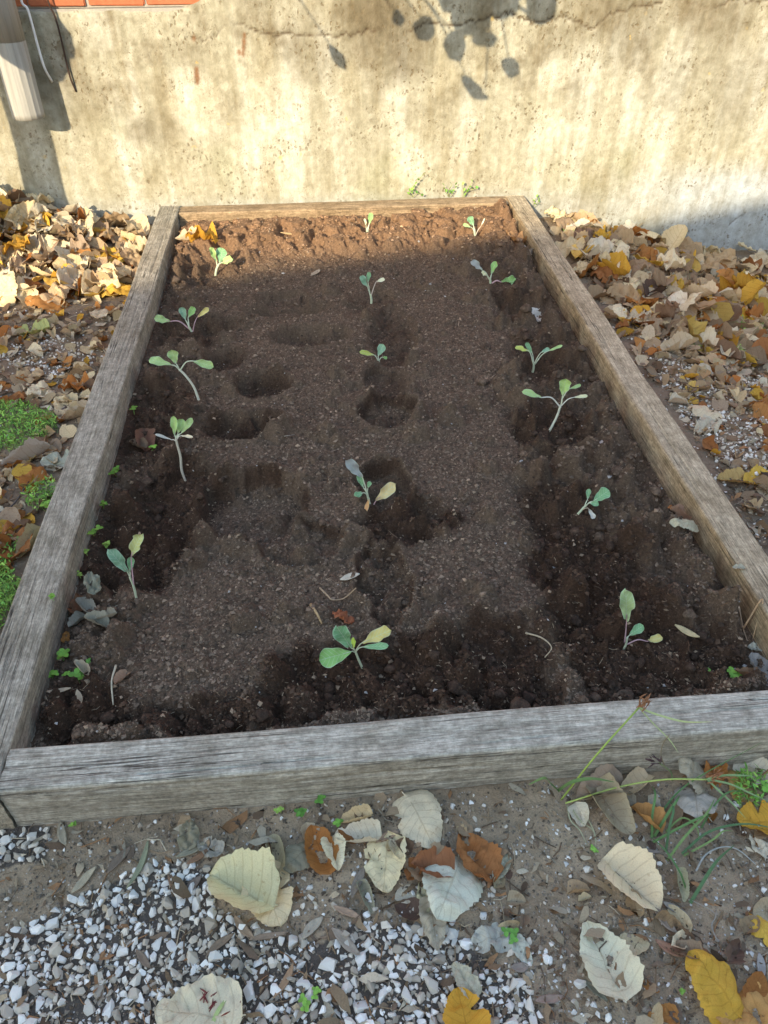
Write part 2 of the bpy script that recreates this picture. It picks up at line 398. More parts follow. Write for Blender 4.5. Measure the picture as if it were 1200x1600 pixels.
# ------------------------------------------------------------------ soil in the bed
sx = np.arange(XL1 - .022, XR0 + .0225, .0042); sy = np.arange(YF1 - .022, YB0 + .024, .0044)
SX, SY = np.meshgrid(sx, sy)
wxn = fbm(SX * 14, SY * 14, 21, 4) * .020 + fbm(SX * 5, SY * 5, 23, 2) * .018; wyn = fbm(SX * 14, SY * 14, 22, 4) * .020 + fbm(SX * 5, SY * 5, 24, 2) * .018   # ragged edges
SZ = .062 + fbm(SX * 2.5, SY * 2.0, 31, 3) * .014
SZ += .018 * sstep(3.35, 3.92, SY) + .060 * np.exp(-((SX - 1.0) / .14) ** 2 - ((SY - 3.93) / .16) ** 2)
SZ += .016 * np.exp(-((SX - .62) / .16) ** 2 - ((SY - 3.93) / .08) ** 2)
SZ -= .022 * sstep(-.52, -.66, SX) * sstep(3.6, 3.0, SY) + .016 * sstep(.92, 1.0, SX) * sstep(3.5, 2.8, SY)
WET_SHADE = np.zeros_like(SX); wn1 = fbm(SX * 9, SY * 9, 25, 5); ROUGH = np.full_like(SX, .16)
PXs, PYs = proj(np.stack([SX, SY, SZ], -1).reshape(-1, 3)); PXs = PXs.reshape(SX.shape); PYs = PYs.reshape(SX.shape)
def dep(cx, cy, rx, ry, depth, wet=0, sharp=.22, rim=0, rot=0, rough=0):
    global SZ, WET_SHADE, ROUGH
    c = onz(cx, cy, .065); a = abs(onz(cx + rx, cy, .065)[0] - c[0]); b = abs(onz(cx, cy - ry, .065)[1] - c[1])
    u = SX - c[0] + wxn; v = SY - c[1] + wyn
    cr, sr = math.cos(rot), math.sin(rot); u, v = (u * cr + v * sr) / a, (-u * sr + v * cr) / b
    r = np.sqrt(u * u + v * v); k = 1 - sstep(1 - sharp * 1.15, 1 + sharp * 1.15, r)
    SZ = SZ - depth * (2.1 if cx < 640 and cy < 830 else 1.55) * k + 1.9 * rim * np.exp(-((r - 1.15) / .17) ** 2)
    if sharp <= .14: WET_SHADE = np.maximum(WET_SHADE, .75 * np.exp(-((r - 1.0) / .13) ** 2) * sstep(-.25, .1, wn1 + .15))      # crevice shade along crisp print edges, painted in as a dark rim
    WET_SHADE = np.maximum(WET_SHADE, wet * (1 - sstep(.70, 1.5, r + .7 * wn1))); ROUGH = np.maximum(ROUGH, rough * (1 - sstep(.9, 1.5, r)))
# furrows and prints read off the photograph: centre px, half sizes px, depth m, moisture
for a in [(450, 481, 62, 12, .030, .35, .3, .006), (440, 462, 40, 9, .020, .2, .3, .004), (485, 524, 58, 15, .030, .45, .3, .006), (410, 598, 44, 19, .040, .75, .25, .006),
          (385, 664, 60, 21, .040, .8, .25, .007), (350, 560, 30, 17, .028, .6, .3, .004), (350, 505, 40, 10, .020, .4, .3, .004), (612, 520, 34, 42, .026, .45, .3, .004),
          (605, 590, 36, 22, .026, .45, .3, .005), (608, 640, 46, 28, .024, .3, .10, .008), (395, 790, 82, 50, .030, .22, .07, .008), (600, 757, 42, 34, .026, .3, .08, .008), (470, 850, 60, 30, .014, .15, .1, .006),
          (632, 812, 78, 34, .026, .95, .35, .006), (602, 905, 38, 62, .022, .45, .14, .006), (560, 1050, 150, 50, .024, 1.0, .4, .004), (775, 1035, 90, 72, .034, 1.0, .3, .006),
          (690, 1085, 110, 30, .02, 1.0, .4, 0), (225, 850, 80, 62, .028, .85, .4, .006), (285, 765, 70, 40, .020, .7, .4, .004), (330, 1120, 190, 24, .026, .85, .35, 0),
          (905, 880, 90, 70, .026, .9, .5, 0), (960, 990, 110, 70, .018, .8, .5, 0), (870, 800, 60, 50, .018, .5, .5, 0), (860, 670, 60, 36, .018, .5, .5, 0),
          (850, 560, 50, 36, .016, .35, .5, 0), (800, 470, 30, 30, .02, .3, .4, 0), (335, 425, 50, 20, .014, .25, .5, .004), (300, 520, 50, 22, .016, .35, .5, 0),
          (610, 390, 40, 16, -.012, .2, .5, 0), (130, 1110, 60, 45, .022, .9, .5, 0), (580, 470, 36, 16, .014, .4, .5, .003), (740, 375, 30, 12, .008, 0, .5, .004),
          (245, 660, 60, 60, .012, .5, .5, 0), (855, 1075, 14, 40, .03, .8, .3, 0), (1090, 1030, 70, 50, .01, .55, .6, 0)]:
    dep(a[0], a[1], a[2], a[3], a[4], a[5], a[6], a[7] if len(a) > 7 else 0)
# step between the smoother middle strip and the rougher side beyond it
edge = np.interp(PYs, [380, 480, 640, 860, 1000, 1080], [690, 775, 800, 835, 880, 900]) + fbm(SX * 6, SY * 6, 41, 3) * 46
rs = sstep(-14, 22, PXs - edge); SZ -= .020 * rs * sstep(430, 520, PYs); ROUGH = np.maximum(ROUGH, .9 * rs)
le = np.interp(PYs, [380, 520, 700, 860, 1080], [330, 330, 330, 300, 200]); ls = sstep(30, -40, PXs - le); ROUGH = np.maximum(ROUGH, .7 * ls)
ROUGH = np.maximum(ROUGH, .95 * sstep(420, 370, PYs)); ROUGH = np.maximum(ROUGH, WET_SHADE * .8)
WET_SHADE = np.clip(WET_SHADE + .3 * rs + .25 * ls, 0, 1)
n10 = fbm(SX * 11, SY * 11, 51, 4); n30 = fbm(SX * 34, SY * 34, 52, 4); n90 = fbm(SX * 95, SY * 95, 53, 3)
SZ += n10 * (.003 + .013 * ROUGH) + (np.abs(n30) - .18) * .020 * ROUGH + n30 * .006 + n90 * (.0045 + .005 * ROUGH) 
# stamped clods
def stamp(cx, cy, r, amp, seed):
    global SZ
    i0, i1 = np.searchsorted(sx, [cx - r * 1.4, cx + r * 1.4]); j0, j1 = np.searchsorted(sy, [cy - r * 1.4, cy + r * 1.4])
    if i1 - i0 < 2 or j1 - j0 < 2: return
    X = SX[j0:j1, i0:i1] - cx; Y = SY[j0:j1, i0:i1] - cy
    rr = r * (1 + .45 * perlin(X / r * 1.3 + seed, Y / r * 1.3 + seed * 2.3, 9))
    k = np.clip(1 - (X * X + Y * Y) / (rr * rr), 0, 1)
    SZ[j0:j1, i0:i1] += amp * r * np.sqrt(k) * (1 + .25 * n30[j0:j1, i0:i1])
cn = 0
while cn < 11000:
    cx = random.uniform(XL1, XR0); cy = random.uniform(YF1, YB0); i = min(len(sx) - 1, np.searchsorted(sx, cx)); j = min(len(sy) - 1, np.searchsorted(sy, cy))
    cn += 1
    if random.random() > ROUGH[j, i] ** 1.7 + .02: continue
    stamp(cx, cy, random.choice([.006, .008, .010, .012, .014, .018, .022, .03, .04]) * random.uniform(.8, 1.2), random.uniform(.45, .95), random.uniform(0, 90))
for px, py, r, amp in [(1098, 895, .055, .55), (1060, 860, .03, .8), (1075, 850, .025, .8), (890, 1066, .034, .95), (850, 1058, .020, 1.1), (1120, 905, .025, .8), (975, 725, .03, .7),
                       (940, 610, .022, .9), (728, 440, .018, .9), (800, 425, .024, .8), (780, 400, .025, .7), (1090, 1050, .03, .7), (990, 770, .022, .8), (1010, 790, .025, .7), (270, 795, .02, .9),
                       (385, 795, .02, .8), (160, 690, .016, .9), (195, 735, .018, .9), (712, 602, .010, 1.2), (870, 432, .02, .8), (320, 385, .02, .8), (790, 360, .03, .6), (700, 345, .03, .6)]:
    c = onz(px, py, .06); stamp(c[0], c[1], r, amp, px)
_e = np.minimum(np.minimum(SX - XL1, XR0 - SX), SY - YF1 + .02); _k = sstep(-.005, .055, _e)
_b = .048 + .022 * sstep(3.3, 3.9, SY) + .05 * sstep(.9, 1., SX) * sstep(3.7, 3.9, SY) + fbm(SX * 4, SY * 4, 91, 2) * .012 + n30 * .004 + n90 * .003 + RNG.normal(0, .0008, SX.shape)
SZ = _b * (1 - _k) + SZ * _k
def blur(A):
    B = np.pad(A, 1, mode='edge'); return (B[:-2, 1:-1] + B[2:, 1:-1] + B[1:-1, :-2] + B[1:-1, 2:] + 2 * A + .5 * (B[:-2, :-2] + B[2:, 2:] + B[:-2, 2:] + B[2:, :-2])) / 8
for _ in range(3):                                           # let over-steep sides slump
    sl = np.hypot(*np.gradient(SZ, .0044, .0042)); wgt = sstep(1.25, 2.1, blur(sl)); SZ = SZ * (1 - wgt) + blur(SZ) * wgt
SZ = SZ + RNG.normal(0, .0007, SX.shape)
SZ = np.minimum(SZ, np.where(SX > .93, .172, np.where((SY > 3.88) & (SX < .5), .096, .125))); SZ = np.maximum(SZ, .004)
SBASE = [onz(x, y, .05) for x, y in [(336, 430), (304, 526), (311, 625), (290, 751), (213, 935), (572, 368), (742, 369), (580, 474), (766, 443), (592, 578), (832, 581), (858, 672), (898, 812), (582, 800), (567, 1042), (976, 1010), (794, 454), (780, 448), (1022, 1004)]]
for q in SBASE:                                              # trodden, level spot around each planted stem
    for _ in range(3):
        i = min(np.searchsorted(sx, q[0]), len(sx) - 1); j = min(np.searchsorted(sy, q[1]), len(sy) - 1); hb_ = SZ[j, i]
    m_ = np.hypot(SX - q[0], (SY - q[1] + .035) * .8) < .055 * (1 + .4 * wn1); SZ = np.where(m_, np.minimum(SZ, hb_ + .002 + .3 * n90 * .01), SZ)
def soil_h(x, y):
    i = int(np.clip(np.searchsorted(sx, x), 1, len(sx) - 1)); j = int(np.clip(np.searchsorted(sy, y), 1, len(sy) - 1)); return float(SZ[j, i])
W = .48 * sstep(.22, .72, WET_SHADE * .95 + (.36 * wn1 + .34 * n10 + .26 * n30) * (WET_SHADE > .02)) + .46 * np.clip(WET_SHADE * .9 + .25 * n10 + .2 * n30, 0, 1)
dry = np.array([.136, .100, .070]); wet = np.array([.046, .0255, .0145]); loam = np.array([.235, .145, .082])  # wet also colours the painted crevice shade
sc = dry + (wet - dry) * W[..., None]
bk = sstep(3.3, 3.7, SY)[..., None]; sc = sc * (1 - bk) + (loam * (1 - .45 * W[..., None])) * bk
sl = np.hypot(*np.gradient(SZ, .0044, .0042)); fl_ = np.clip(1.2 - sl, .1, 1)[..., None]
sc = sc * (1 + .25 * n10[..., None] + fl_ * (.45 * n30[..., None] + .5 * n90[..., None])) * (1 + RNG.uniform(-.4, .4, SX.shape) * fl_[..., 0])[..., None]
bed_soil = link('soil', mesh_np('soil', np.stack([SX, SY, SZ], -1).reshape(-1, 3), grid_faces(len(sx), len(sy)), np.clip(sc, .004, 1).reshape(-1, 3), True, [M['soil']]))
tag(bed_soil, kind='structure')
def surf(x, y):
    if XL1 < x < XR0 and YF1 < y < YB0: return soil_h(x, y)
    if XL0 < x < XR1 and YF0 < y < YB1: return TOP
    return float(ground_h(np.array([x]), np.array([y]))[0])
def on_soil(px, py):
    z = .06
    for _ in range(4): p = onz(px, py, z); z = soil_h(p[0], p[1])
    return np.array([p[0], p[1], z])
def on_surf(px, py):
    z = 0.0
    for _ in range(5):
        p = onz(px, py, z); z = .5 * z + .5 * surf(p[0], p[1])
    return np.array([p[0], p[1], surf(p[0], p[1])])

# loose crumbs, merged
OCT_F = np.array([(0, 2, 4), (2, 1, 4), (1, 3, 4), (3, 0, 4), (2, 0, 5), (1, 2, 5), (3, 1, 5), (0, 3, 5)])
def crumbs(name, P, R, C, mat, flat=.75, parent=None):
    n = len(P); base = np.array([(1, 0, 0), (-1, 0, 0), (0, 1, 0), (0, -1, 0), (0, 0, 1), (0, 0, -1)], float)
    V = base[None] * RNG.uniform(.55, 1.25, (n, 6, 1)) + RNG.normal(0, .16, (n, 6, 3))
    a = RNG.uniform(0, 6.28, n); c, s = np.cos(a)[:, None], np.sin(a)[:, None]
    X = V[..., 0] * c - V[..., 1] * s; Y = V[..., 0] * s + V[..., 1] * c
    t = RNG.normal(0, .5, n)[:, None]; Z = V[..., 2] * flat * np.cos(t) + X * np.sin(t) * .5
    V = np.stack([X, Y, Z], -1) * R[:, None, None] + P[:, None]
    Fc = (OCT_F[None] + (np.arange(n) * 6)[:, None, None]).reshape(-1, 3)
    return link(name, mesh_np(name, V.reshape(-1, 3), Fc, np.repeat(C, 6, 0), False, [mat]), parent)
n = 84000
cx = RNG.uniform(XL1 + .005, XR0 - .005, n); t = RNG.random(n) ** 1.7; cy = YF1 + .005 + t * (YB0 - YF1 - .01)
ii = np.clip(np.searchsorted(sx, cx), 0, len(sx) - 1); jj = np.clip(np.searchsorted(sy, cy), 0, len(sy) - 1)
R = np.exp(RNG.normal(math.log(.0019), .5, n)); R = np.clip(R * RNG.choice([1, 1, 1, 1, 1, 1.7, 2.2], n), .001, .0078)
P = np.stack([cx, cy, SZ[jj, ii] + R * .25], 1); C = sc[jj, ii] * RNG.uniform(.5, 1.75, (n, 1))
lt = RNG.random(n); C = np.where((lt < .06)[:, None], np.array([.30, .22, .145]) * RNG.uniform(.6, 1.2, (n, 1)), C)
C = np.where((lt > .9965)[:, None], np.array([.42, .40, .37]) * RNG.uniform(.7, 1.1, (n, 1)), C)
tag(crumbs('soil_crumbs', P, R, C, M['crumb'], parent=bed_soil), kind='stuff')

# root fibres and bark flecks in the compost
n = 9000
cx = RNG.uniform(XL1 + .01, XR0 - .01, n); cy = YF1 + .01 + RNG.random(n) ** 1.6 * (YB0 - YF1 - .02); ii = np.clip(np.searchsorted(sx, cx), 0, len(sx) - 1); jj = np.clip(np.searchsorted(sy, cy), 0, len(sy) - 1)
P = np.stack([cx, cy, SZ[jj, ii] + .0015], 1); a = RNG.uniform(0, 6.28, n); L = np.exp(RNG.normal(math.log(.009), .45, n)); d = np.stack([np.cos(a), np.sin(a), RNG.normal(0, .35, n)], 1) * L[:, None]
wd_ = np.stack([-np.sin(a), np.cos(a), np.zeros(n)], 1) * RNG.uniform(.0003, .0008, (n, 1)); md = P + np.stack([-np.sin(a), np.cos(a), RNG.uniform(0, .6, n)], 1) * (L * RNG.normal(0, .25, n))[:, None]
V = np.stack([P - d / 2 - wd_, P - d / 2 + wd_, md - wd_, md + wd_, P + d / 2 - wd_, P + d / 2 + wd_], 1).reshape(-1, 3)
Fc = (np.array([(0, 2, 3, 1), (2, 4, 5, 3)])[None] + (np.arange(n) * 6)[:, None, None]).reshape(-1, 4)
Cf = np.array([(.16, .085, .045), (.24, .16, .10), (.34, .26, .17), (.10, .06, .035)])[RNG.integers(0, 4, n)] * RNG.uniform(.7, 1.2, (n, 1))
tag(link('root_fibres', mesh_np('root_fibres', V, Fc, np.repeat(Cf, 6, 0), True, [M['crumb']]), bed_soil), kind='stuff')
# crumbly lumps
def lumps(name, P, R, C, mat, parent):
    bm = bmesh.new(); bmesh.ops.create_icosphere(bm, subdivisions=2, radius=1); b0 = np.array([v.co[:] for v in bm.verts]); f0 = np.array([[v.index for v in f.verts] for f in bm.faces]); bm.free()
    Vs, Fs, Cs, off = [], [], [], 0
    for p, r, c in zip(P, R, C):
        q = RNG.uniform(0, 50, 3); k = 1 + .55 * fbm(b0[:, 0] * 1.6 + q[0], b0[:, 1] * 1.6 + b0[:, 2] * 1.3 + q[1], 7, 3) + RNG.normal(0, .085, len(b0))
        V = b0 * k[:, None] * r * RNG.uniform(.7, 1.15, 3) * np.array([1, 1, .75]); Vs.append(V + p); Fs.append(f0 + off); off += len(V); Cs.append(np.clip(c * RNG.uniform(.65, 1.35, (len(V), 1)), 0, 1))
    return tag(link(name, mesh_np(name, np.vstack(Vs), np.vstack(Fs), np.vstack(Cs), True, [M[mat]]), parent), kind='stuff')
LP, LR, LC = [], [], []
while len(LP) < 620:
    cx = random.uniform(XL1 + .02, XR0 - .02); cy = YF1 + .02 + random.random() ** 1.25 * (YB0 - YF1 - .05); i = np.searchsorted(sx, cx); j = np.searchsorted(sy, cy)
    if random.random() > ROUGH[j, i] ** 2 + .02 or min(math.hypot(cx - q[0], cy - q[1] - .02) for q in SBASE) < .05: continue
    r = random.choice([.006, .007, .008, .009, .011, .014, .018]) * random.uniform(.8, 1.2); LP.append((cx, cy, SZ[j, i] + r * .25)); LR.append(r); LC.append(sc[j, i] * random.uniform(.85, 1.35) + .01)
lumps('soil_lumps', LP, LR, LC, 'soil', bed_soil)

# ------------------------------------------------------------------ raised bed timbers
def timber(name, L, Wd, H, col, loc, rz, seed, parent, label=None, sag=0.0, mat='wood'):
    """squared timber along local X, from 0..L, -W/2..W/2, bottom 0..H (deeper into the ground by .05)"""
    prof = []
    r = .008; nseg = 38
    for (ax, az, bx_, bz) in [(-Wd / 2, -.05, Wd / 2, -.05), (Wd / 2, -.05, Wd / 2, H), (Wd / 2, H, -Wd / 2, H), (-Wd / 2, H, -Wd / 2, -.05)]:
        for t in np.linspace(0, 1, nseg, endpoint=False): prof.append((ax + (bx_ - ax) * t, az + (bz - az) * t))
    prof = np.array(prof); q = prof.copy()
    cxp = np.clip(q[:, 0], -Wd / 2 + r, Wd / 2 - r); czp = np.clip(q[:, 1], -.05 + r, H - r)
    d = q - np.stack([cxp, czp], 1); dl = np.linalg.norm(d, axis=1)
    k = dl > 1e-6; q[k] = np.stack([cxp, czp], 1)[k] + d[k] / np.maximum(dl[k], 1e-6)[:, None] * np.minimum(dl[k], r)[:, None]
    m = int(L / .012); xs = np.linspace(0, L, m); n = len(q); S = np.arange(n) * .018
    XX, SS = np.meshgrid(xs, np.arange(n), indexing='ij'); per = SS * .0044 * .7
    nor = np.zeros_like(q); nor[:, 0] = np.clip(q[:, 0] / (Wd / 2), -1, 1) ** 9; nor[:, 1] = np.clip((q[:, 1] - (H - .05) / 2) / ((H + .05) / 2), -1, 1) ** 9
    g = fbm(XX * 3.0 + seed, per * 130 + seed, seed, 4); g2 = fbm(XX * 1.6, per * 16, seed + 5, 3)
    disp = g * .0013 + g2 * .0035; rr = random.Random(seed)
    for _ in range(int(L * 16)):                 # open drying checks along the grain
        cl = rr.uniform(.12, .75); x0 = rr.uniform(-.1, L); p0 = rr.uniform(0, n * .0044 * .7); wv = fbm(xs * 2.2, xs * 0 + rr.uniform(0, 99), seed + 4, 3) * .010
        t_ = (XX - x0) / cl; en = np.clip(4 * t_ * (1 - t_), 0, 1) ** .5 * ((t_ > 0) & (t_ < 1))
        disp = disp - rr.uniform(.002, .006) * en * np.exp(-((per - p0 - wv[:, None]) / (.0011 + .0012 * rr.random())) ** 2)
    V = np.zeros((m, n, 3)); V[..., 0] = XX; V[..., 1] = q[None, :, 0] + nor[None, :, 0] * disp; V[..., 2] = q[None, :, 1] + nor[None, :, 1] * disp + sag * np.sin(XX / L * math.pi)
    V[..., 1] += fbm(xs * 1.1, xs * 0 + seed, seed + 2, 2)[:, None] * .006
    V[0, :, 0] += fbm(q[:, 0] * 40, q[:, 1] * 40, seed, 2) * .004; V[-1, :, 0] += fbm(q[:, 0] * 40, q[:, 1] * 40, seed + 1, 2) * .004
    V = V.reshape(-1, 3); fs = []
    idx = np.arange(m * n).reshape(m, n); a = idx[:-1]; b = idx[1:]
    Fq = np.stack([a, b, np.roll(b, -1, 1), np.roll(a, -1, 1)], -1).reshape(-1, 4)[:, ::-1]
    me = bpy.data.meshes.new(name); me.from_pydata(V.tolist(), [], Fq.tolist() + [idx[0].tolist(), idx[-1][::-1].tolist()])
    for p in me.polygons: p.use_smooth = True
    me.materials.append(M[mat]); me.update()
    o = link(name, me, parent, loc); o.rotation_euler = (0, 0, rz); o.color = (*col, 1)
    if label: o['label'] = label
    return o
bed = thing('raised_bed', (0, 0, 0), 'raised garden bed framed by four weathered square timbers against the plaster wall', 'raised bed')
timber('timber', 4.052 - YF0 + .004, XL1 - XL0, TOP, (.31, .283, .225), ((XL0 + XL1) / 2, YF0 - .004, 0), math.pi / 2, 3, bed, 'cracked grey side timber with green sprouts along its inner edge')
timber('timber', 4.05 - YF0, XR1 - XR0, TOP - .002, (.41, .34, .235), ((XR0 + XR1) / 2, YF0 - .002, 0), math.pi / 2, 14, bed, 'tan side timber with a yellowish inner face', 0, 'wood2')
timber('timber', XR0 - XL1 - .006, YF1 - YF0, TOP + .002, (.40, .375, .31), (XL1 + .003, (YF0 + YF1) / 2, 0), 0, 27, bed, 'pale grey front timber with long drying cracks')
timber('timber', XR0 - XL1 - .004, YB1 - YB0, TOP - .003, (.31, .225, .135), (XL1 + .002, (YB0 + YB1) / 2, 0), 0, 41, bed, 'yellowish tan timber lying along the wall')

# ------------------------------------------------------------------ wall: plastered plinth, bricks above
ZB = 0.985                                                  # top of the plaster
wall = thing('plaster_wall', (0, 4.2, 0), 'stained cream plaster wall with a long crack and red bricks above', 'wall')
wall.location = (0, 0, 0)
CRACKS = [[(300, 58), (320, 68), (345, 62), (353, 52), (385, 55), (400, 62), (470, 65), (530, 66), (560, 63), (610, 55), (640, 62), (660, 52), (720, 53), (780, 42), (800, 40), (830, 50), (880, 42), (925, 57), (945, 42), (985, 33), (1030, 28)],
          [(1060, 22), (1075, 28), (1110, 33), (1140, 22), (1160, 27), (1210, 22)], [(1140, 350), (1150, 342), (1165, 332)], [(595, 15), (606, 30), (612, 45)]]
wx = np.concatenate([np.linspace(-9, -2.1, 24)[:-1], np.arange(-2.1, 3.1, .0065), np.linspace(3.1, 10, 24)]); wz = np.arange(-.45, ZB + .001, .0065)
WX, WZ = np.meshgrid(wx, wz)
crk = np.zeros_like(WX)
for pl in CRACKS:
    Q = np.array([ony(x, y, YW)[[0, 2]] for x, y in pl]); Qd = []
    for a, b in zip(Q[:-1], Q[1:]):
        for t in np.linspace(0, 1, 8, endpoint=False): Qd.append(a + (b - a) * t + np.array([0, random.gauss(0, .0035)]))
    Qd.append(Q[-1])
    for a, b in zip(Qd[:-1], Qd[1:]):
        d = b - a; L2 = d @ d + 1e-9
        m_ = (WX > min(a[0], b[0]) - .03) & (WX < max(a[0], b[0]) + .03) & (WZ > min(a[1], b[1]) - .03) & (WZ < max(a[1], b[1]) + .03)
        t = np.clip(((WX[m_] - a[0]) * d[0] + (WZ[m_] - a[1]) * d[1]) / L2, 0, 1)
        dist = np.hypot(WX[m_] - a[0] - t * d[0], WZ[m_] - a[1] - t * d[1])
        crk[m_] = np.maximum(crk[m_], np.clip(1.1 - dist / .0042, 0, 1))
crk *= sstep(-.55, .05, fbm(WX * 5, WZ * 5, 70, 2)) * .9
b1 = fbm(WX * 1.3, WZ * 1.5, 71, 3); b2 = fbm(WX * 5, WZ * 5, 72, 4); b3 = fbm(WX * 24, WZ * 24, 73, 4); sv = fbm(WX * 6, WZ * .8, 74, 4)
pits = np.clip(fbm(WX * 60, WZ * 60, 75, 2) - .22, 0, 1) * sstep(-.1, .3, b2)
WY = YW - b1 * .006 - b2 * .005 - b3 * .0022 + pits * .010 + crk * .009
WY += .010 * np.clip(1 - np.abs(WZ - ZB) / .03, 0, 1) * (1 + b3)
cream = np.array([.36, .342, .26]); white = np.array([.45, .445, .375]); brown = np.array([.135, .105, .06]); green = np.array([.30, .305, .20]); grey = np.array([.40, .45, .50])
wc = np.broadcast_to(cream, WX.shape + (3,)).copy()
def blend(c, k):
    global wc
    wc = wc * (1 - k[..., None]) + np.asarray(c) * k[..., None]
blend(white, sstep(-.02, .3, sv) * .9 * sstep(.98, .75, WZ))
blend(green, sstep(0, .45, fbm(WX * 2, WZ * 2.2, 76, 3)) * .5 * sstep(.7, .3, WZ))
blend(brown, sstep(-.12, .45, b2 + .5 * b1) * .62 * sstep(.35, .85, WZ)); blend(brown * 1.1, sstep(.05, .35, b3 + .4 * b2) * .30 * sstep(.45, .8, WZ))
blend(grey, .7 * np.maximum(.5 * sstep(.22, .05, WZ), sstep(1.3, 2.3, WX) * sstep(.32, .12, WZ)))  # bluish grey paints in the shade along the wall base, strongest at right
def wblob(px, py, r, k, c):                                 # weathering stains, plus some soft leaf shadows put into the colour
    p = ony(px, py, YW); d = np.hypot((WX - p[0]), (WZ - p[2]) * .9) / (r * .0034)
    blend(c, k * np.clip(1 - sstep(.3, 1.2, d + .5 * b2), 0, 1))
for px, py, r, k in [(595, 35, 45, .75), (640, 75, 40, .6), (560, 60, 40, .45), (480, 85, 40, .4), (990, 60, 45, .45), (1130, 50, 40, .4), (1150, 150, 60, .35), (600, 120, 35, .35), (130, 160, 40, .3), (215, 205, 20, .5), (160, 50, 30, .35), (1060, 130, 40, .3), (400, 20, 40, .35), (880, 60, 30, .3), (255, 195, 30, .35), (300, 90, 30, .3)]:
    wblob(px, py, r, k, brown * .85)  # brown stains, with two soft leaf shadows painted in on the downpipe side
for px, py, r, k in [(440, 170, 40, .8), (290, 150, 36, .7), (860, 200, 36, .75), (640, 260, 40, .7), (420, 250, 60, .6), (860, 120, 30, .6), (150, 40, 28, .6), (320, 180, 40, .5), (615, 160, 25, .5)]:
    wblob(px, py, r, k, np.array([.52, .51, .43]))
for px, py, r in [(308, 122, 4), (307, 115, 3.5), (307, 108, 3), (308, 129, 3), (383, 66, 3), (382, 73, 4), (381, 80, 3.5), (380, 87, 3), (303, 62, 4), (374, 85, 3)]: wblob(px, py, r, .8, (.20, .085, .03))
blend((.075, .05, .03), np.clip(crk, 0, 1))
WZ2 = WZ + (sstep(-.55, -.30, WX) * .075 + fbm(WX * 7, WX * 0, 79, 3) * .008) * sstep(.75, ZB, WZ); WY[-1] += .03
wv = np.stack([WX, WY, WZ2], -1).reshape(-1, 3)
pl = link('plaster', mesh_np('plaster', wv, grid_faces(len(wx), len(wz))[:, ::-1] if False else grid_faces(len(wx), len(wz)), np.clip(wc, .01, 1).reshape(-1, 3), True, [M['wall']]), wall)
ledge = link('plaster_ledge', box_mesh('plaster_ledge', (19, .30, .04), (.5, YW + .158, ZB - .024), M['mortar']), wall)
core = link('mortar_bed', box_mesh('mortar_bed', (19, .20, 2.2), (.5, YW + .126, ZB + 1.098), M['mortar']), wall)
BRK = []
for k in range(5):
    v = box_mesh('brick', (.238, .10, .062), (0, 0, 0), M['brick'], .004)
    for w_ in v.vertices: w_.co += Vector([random.gauss(0, .0012) for _ in range(3)])
    BRK.append(v)
for r_ in range(4):
    for i in range(22):
        x = -2.3 + i * .25 + (.125 if r_ % 2 else 0)
        o = link('brick', random.choice(BRK), wall, (x + random.gauss(0, .002), YW + .066 + random.gauss(0, .002), ZB + .036 + r_ * .074)); o.rotation_euler = (0, random.gauss(0, .006), random.gauss(0, .006))
Vb = []; Fb = []
for r_ in range(29):
    for i in range(76):
        x = -9 + i * .25 + (.125 if r_ % 2 else 0)
        if r_ < 4 and -2.42 < x < 3.2: continue
        s0 = len(Vb); z = ZB + .036 + r_ * .074; y0 = YW + .016 + random.gauss(0, .002)
        for dx in (-.119, .119):
            for dz in (-.031, .031):
                for dy in (0, .05): Vb.append((x + dx, y0 + dy, z + dz))
        Fb += [(s0, s0 + 4, s0 + 6, s0 + 2), (s0, s0 + 2, s0 + 3, s0 + 1), (s0 + 4, s0 + 5, s0 + 7, s0 + 6), (s0 + 2, s0 + 6, s0 + 7, s0 + 3), (s0, s0 + 1, s0 + 5, s0 + 4)]
tag(link('upper_bricks', mesh_np('upper_bricks', Vb, Fb, None, False, [M['brick']]), wall), kind='stuff')

# ------------------------------------------------------------------ downpipe, cables
pc = ony(46, 183, 3.955)
dp = thing('downpipe', (pc[0], pc[1], pc[2]), 'fluted pale grey downpipe ending above the leaf drift', 'downpipe')
def fluted(z0, z1, r0, r1, ky0, ky1, m=14, nf=16, open_end=True):
    a = np.linspace(0, 2 * math.pi, nf * 8, endpoint=False); V = []
    for t in np.linspace(0, 1, m):
        r = (r0 + (r1 - r0) * t) * (1 - .035 * np.abs(np.sin(a * nf / 2)) ** .5)
        V.append(np.stack([r * np.cos(a), r * np.sin(a) * .92 + ky0 + (ky1 - ky0) * t, np.full_like(a, z0 + (z1 - z0) * t)], 1))
    n_ = len(a); i0 = [(j * n_ + i, j * n_ + (i + 1) % n_, (j + 1) * n_ + (i + 1) % n_, (j + 1) * n_ + i) for j in range(m - 1) for i in range(n_)]
    V = np.vstack(V); inner = V.copy(); c = inner.reshape(m, n_, 3).mean(1, keepdims=True); inner = ((inner.reshape(m, n_, 3) - c) * np.array([.94, .94, 1]) + c).reshape(-1, 3)
    k = len(V); fs = i0 + [(k + f[3], k + f[2], k + f[1], k + f[0]) for f in i0] + [(i, k + i, k + (i + 1) % n_, (i + 1) % n_) for i in range(n_)]
    return np.vstack([V, inner]), fs
V, fs = fluted(0, .30, .0705, .070, -.006, .002); link('spout', mesh_py('spout', V, fs, [M['pipe']]), dp)
V, fs = fluted(.298, 2.4, .0695, .0695, .002, .002, 10); link('pipe', mesh_py('pipe', V, fs, [M['pipe']]), dp)
V, fs = fluted(.62, .645, .0745, .0745, .002, .002, 3); link('clamp', mesh_py('clamp', V, fs, [M['frame']]), dp)
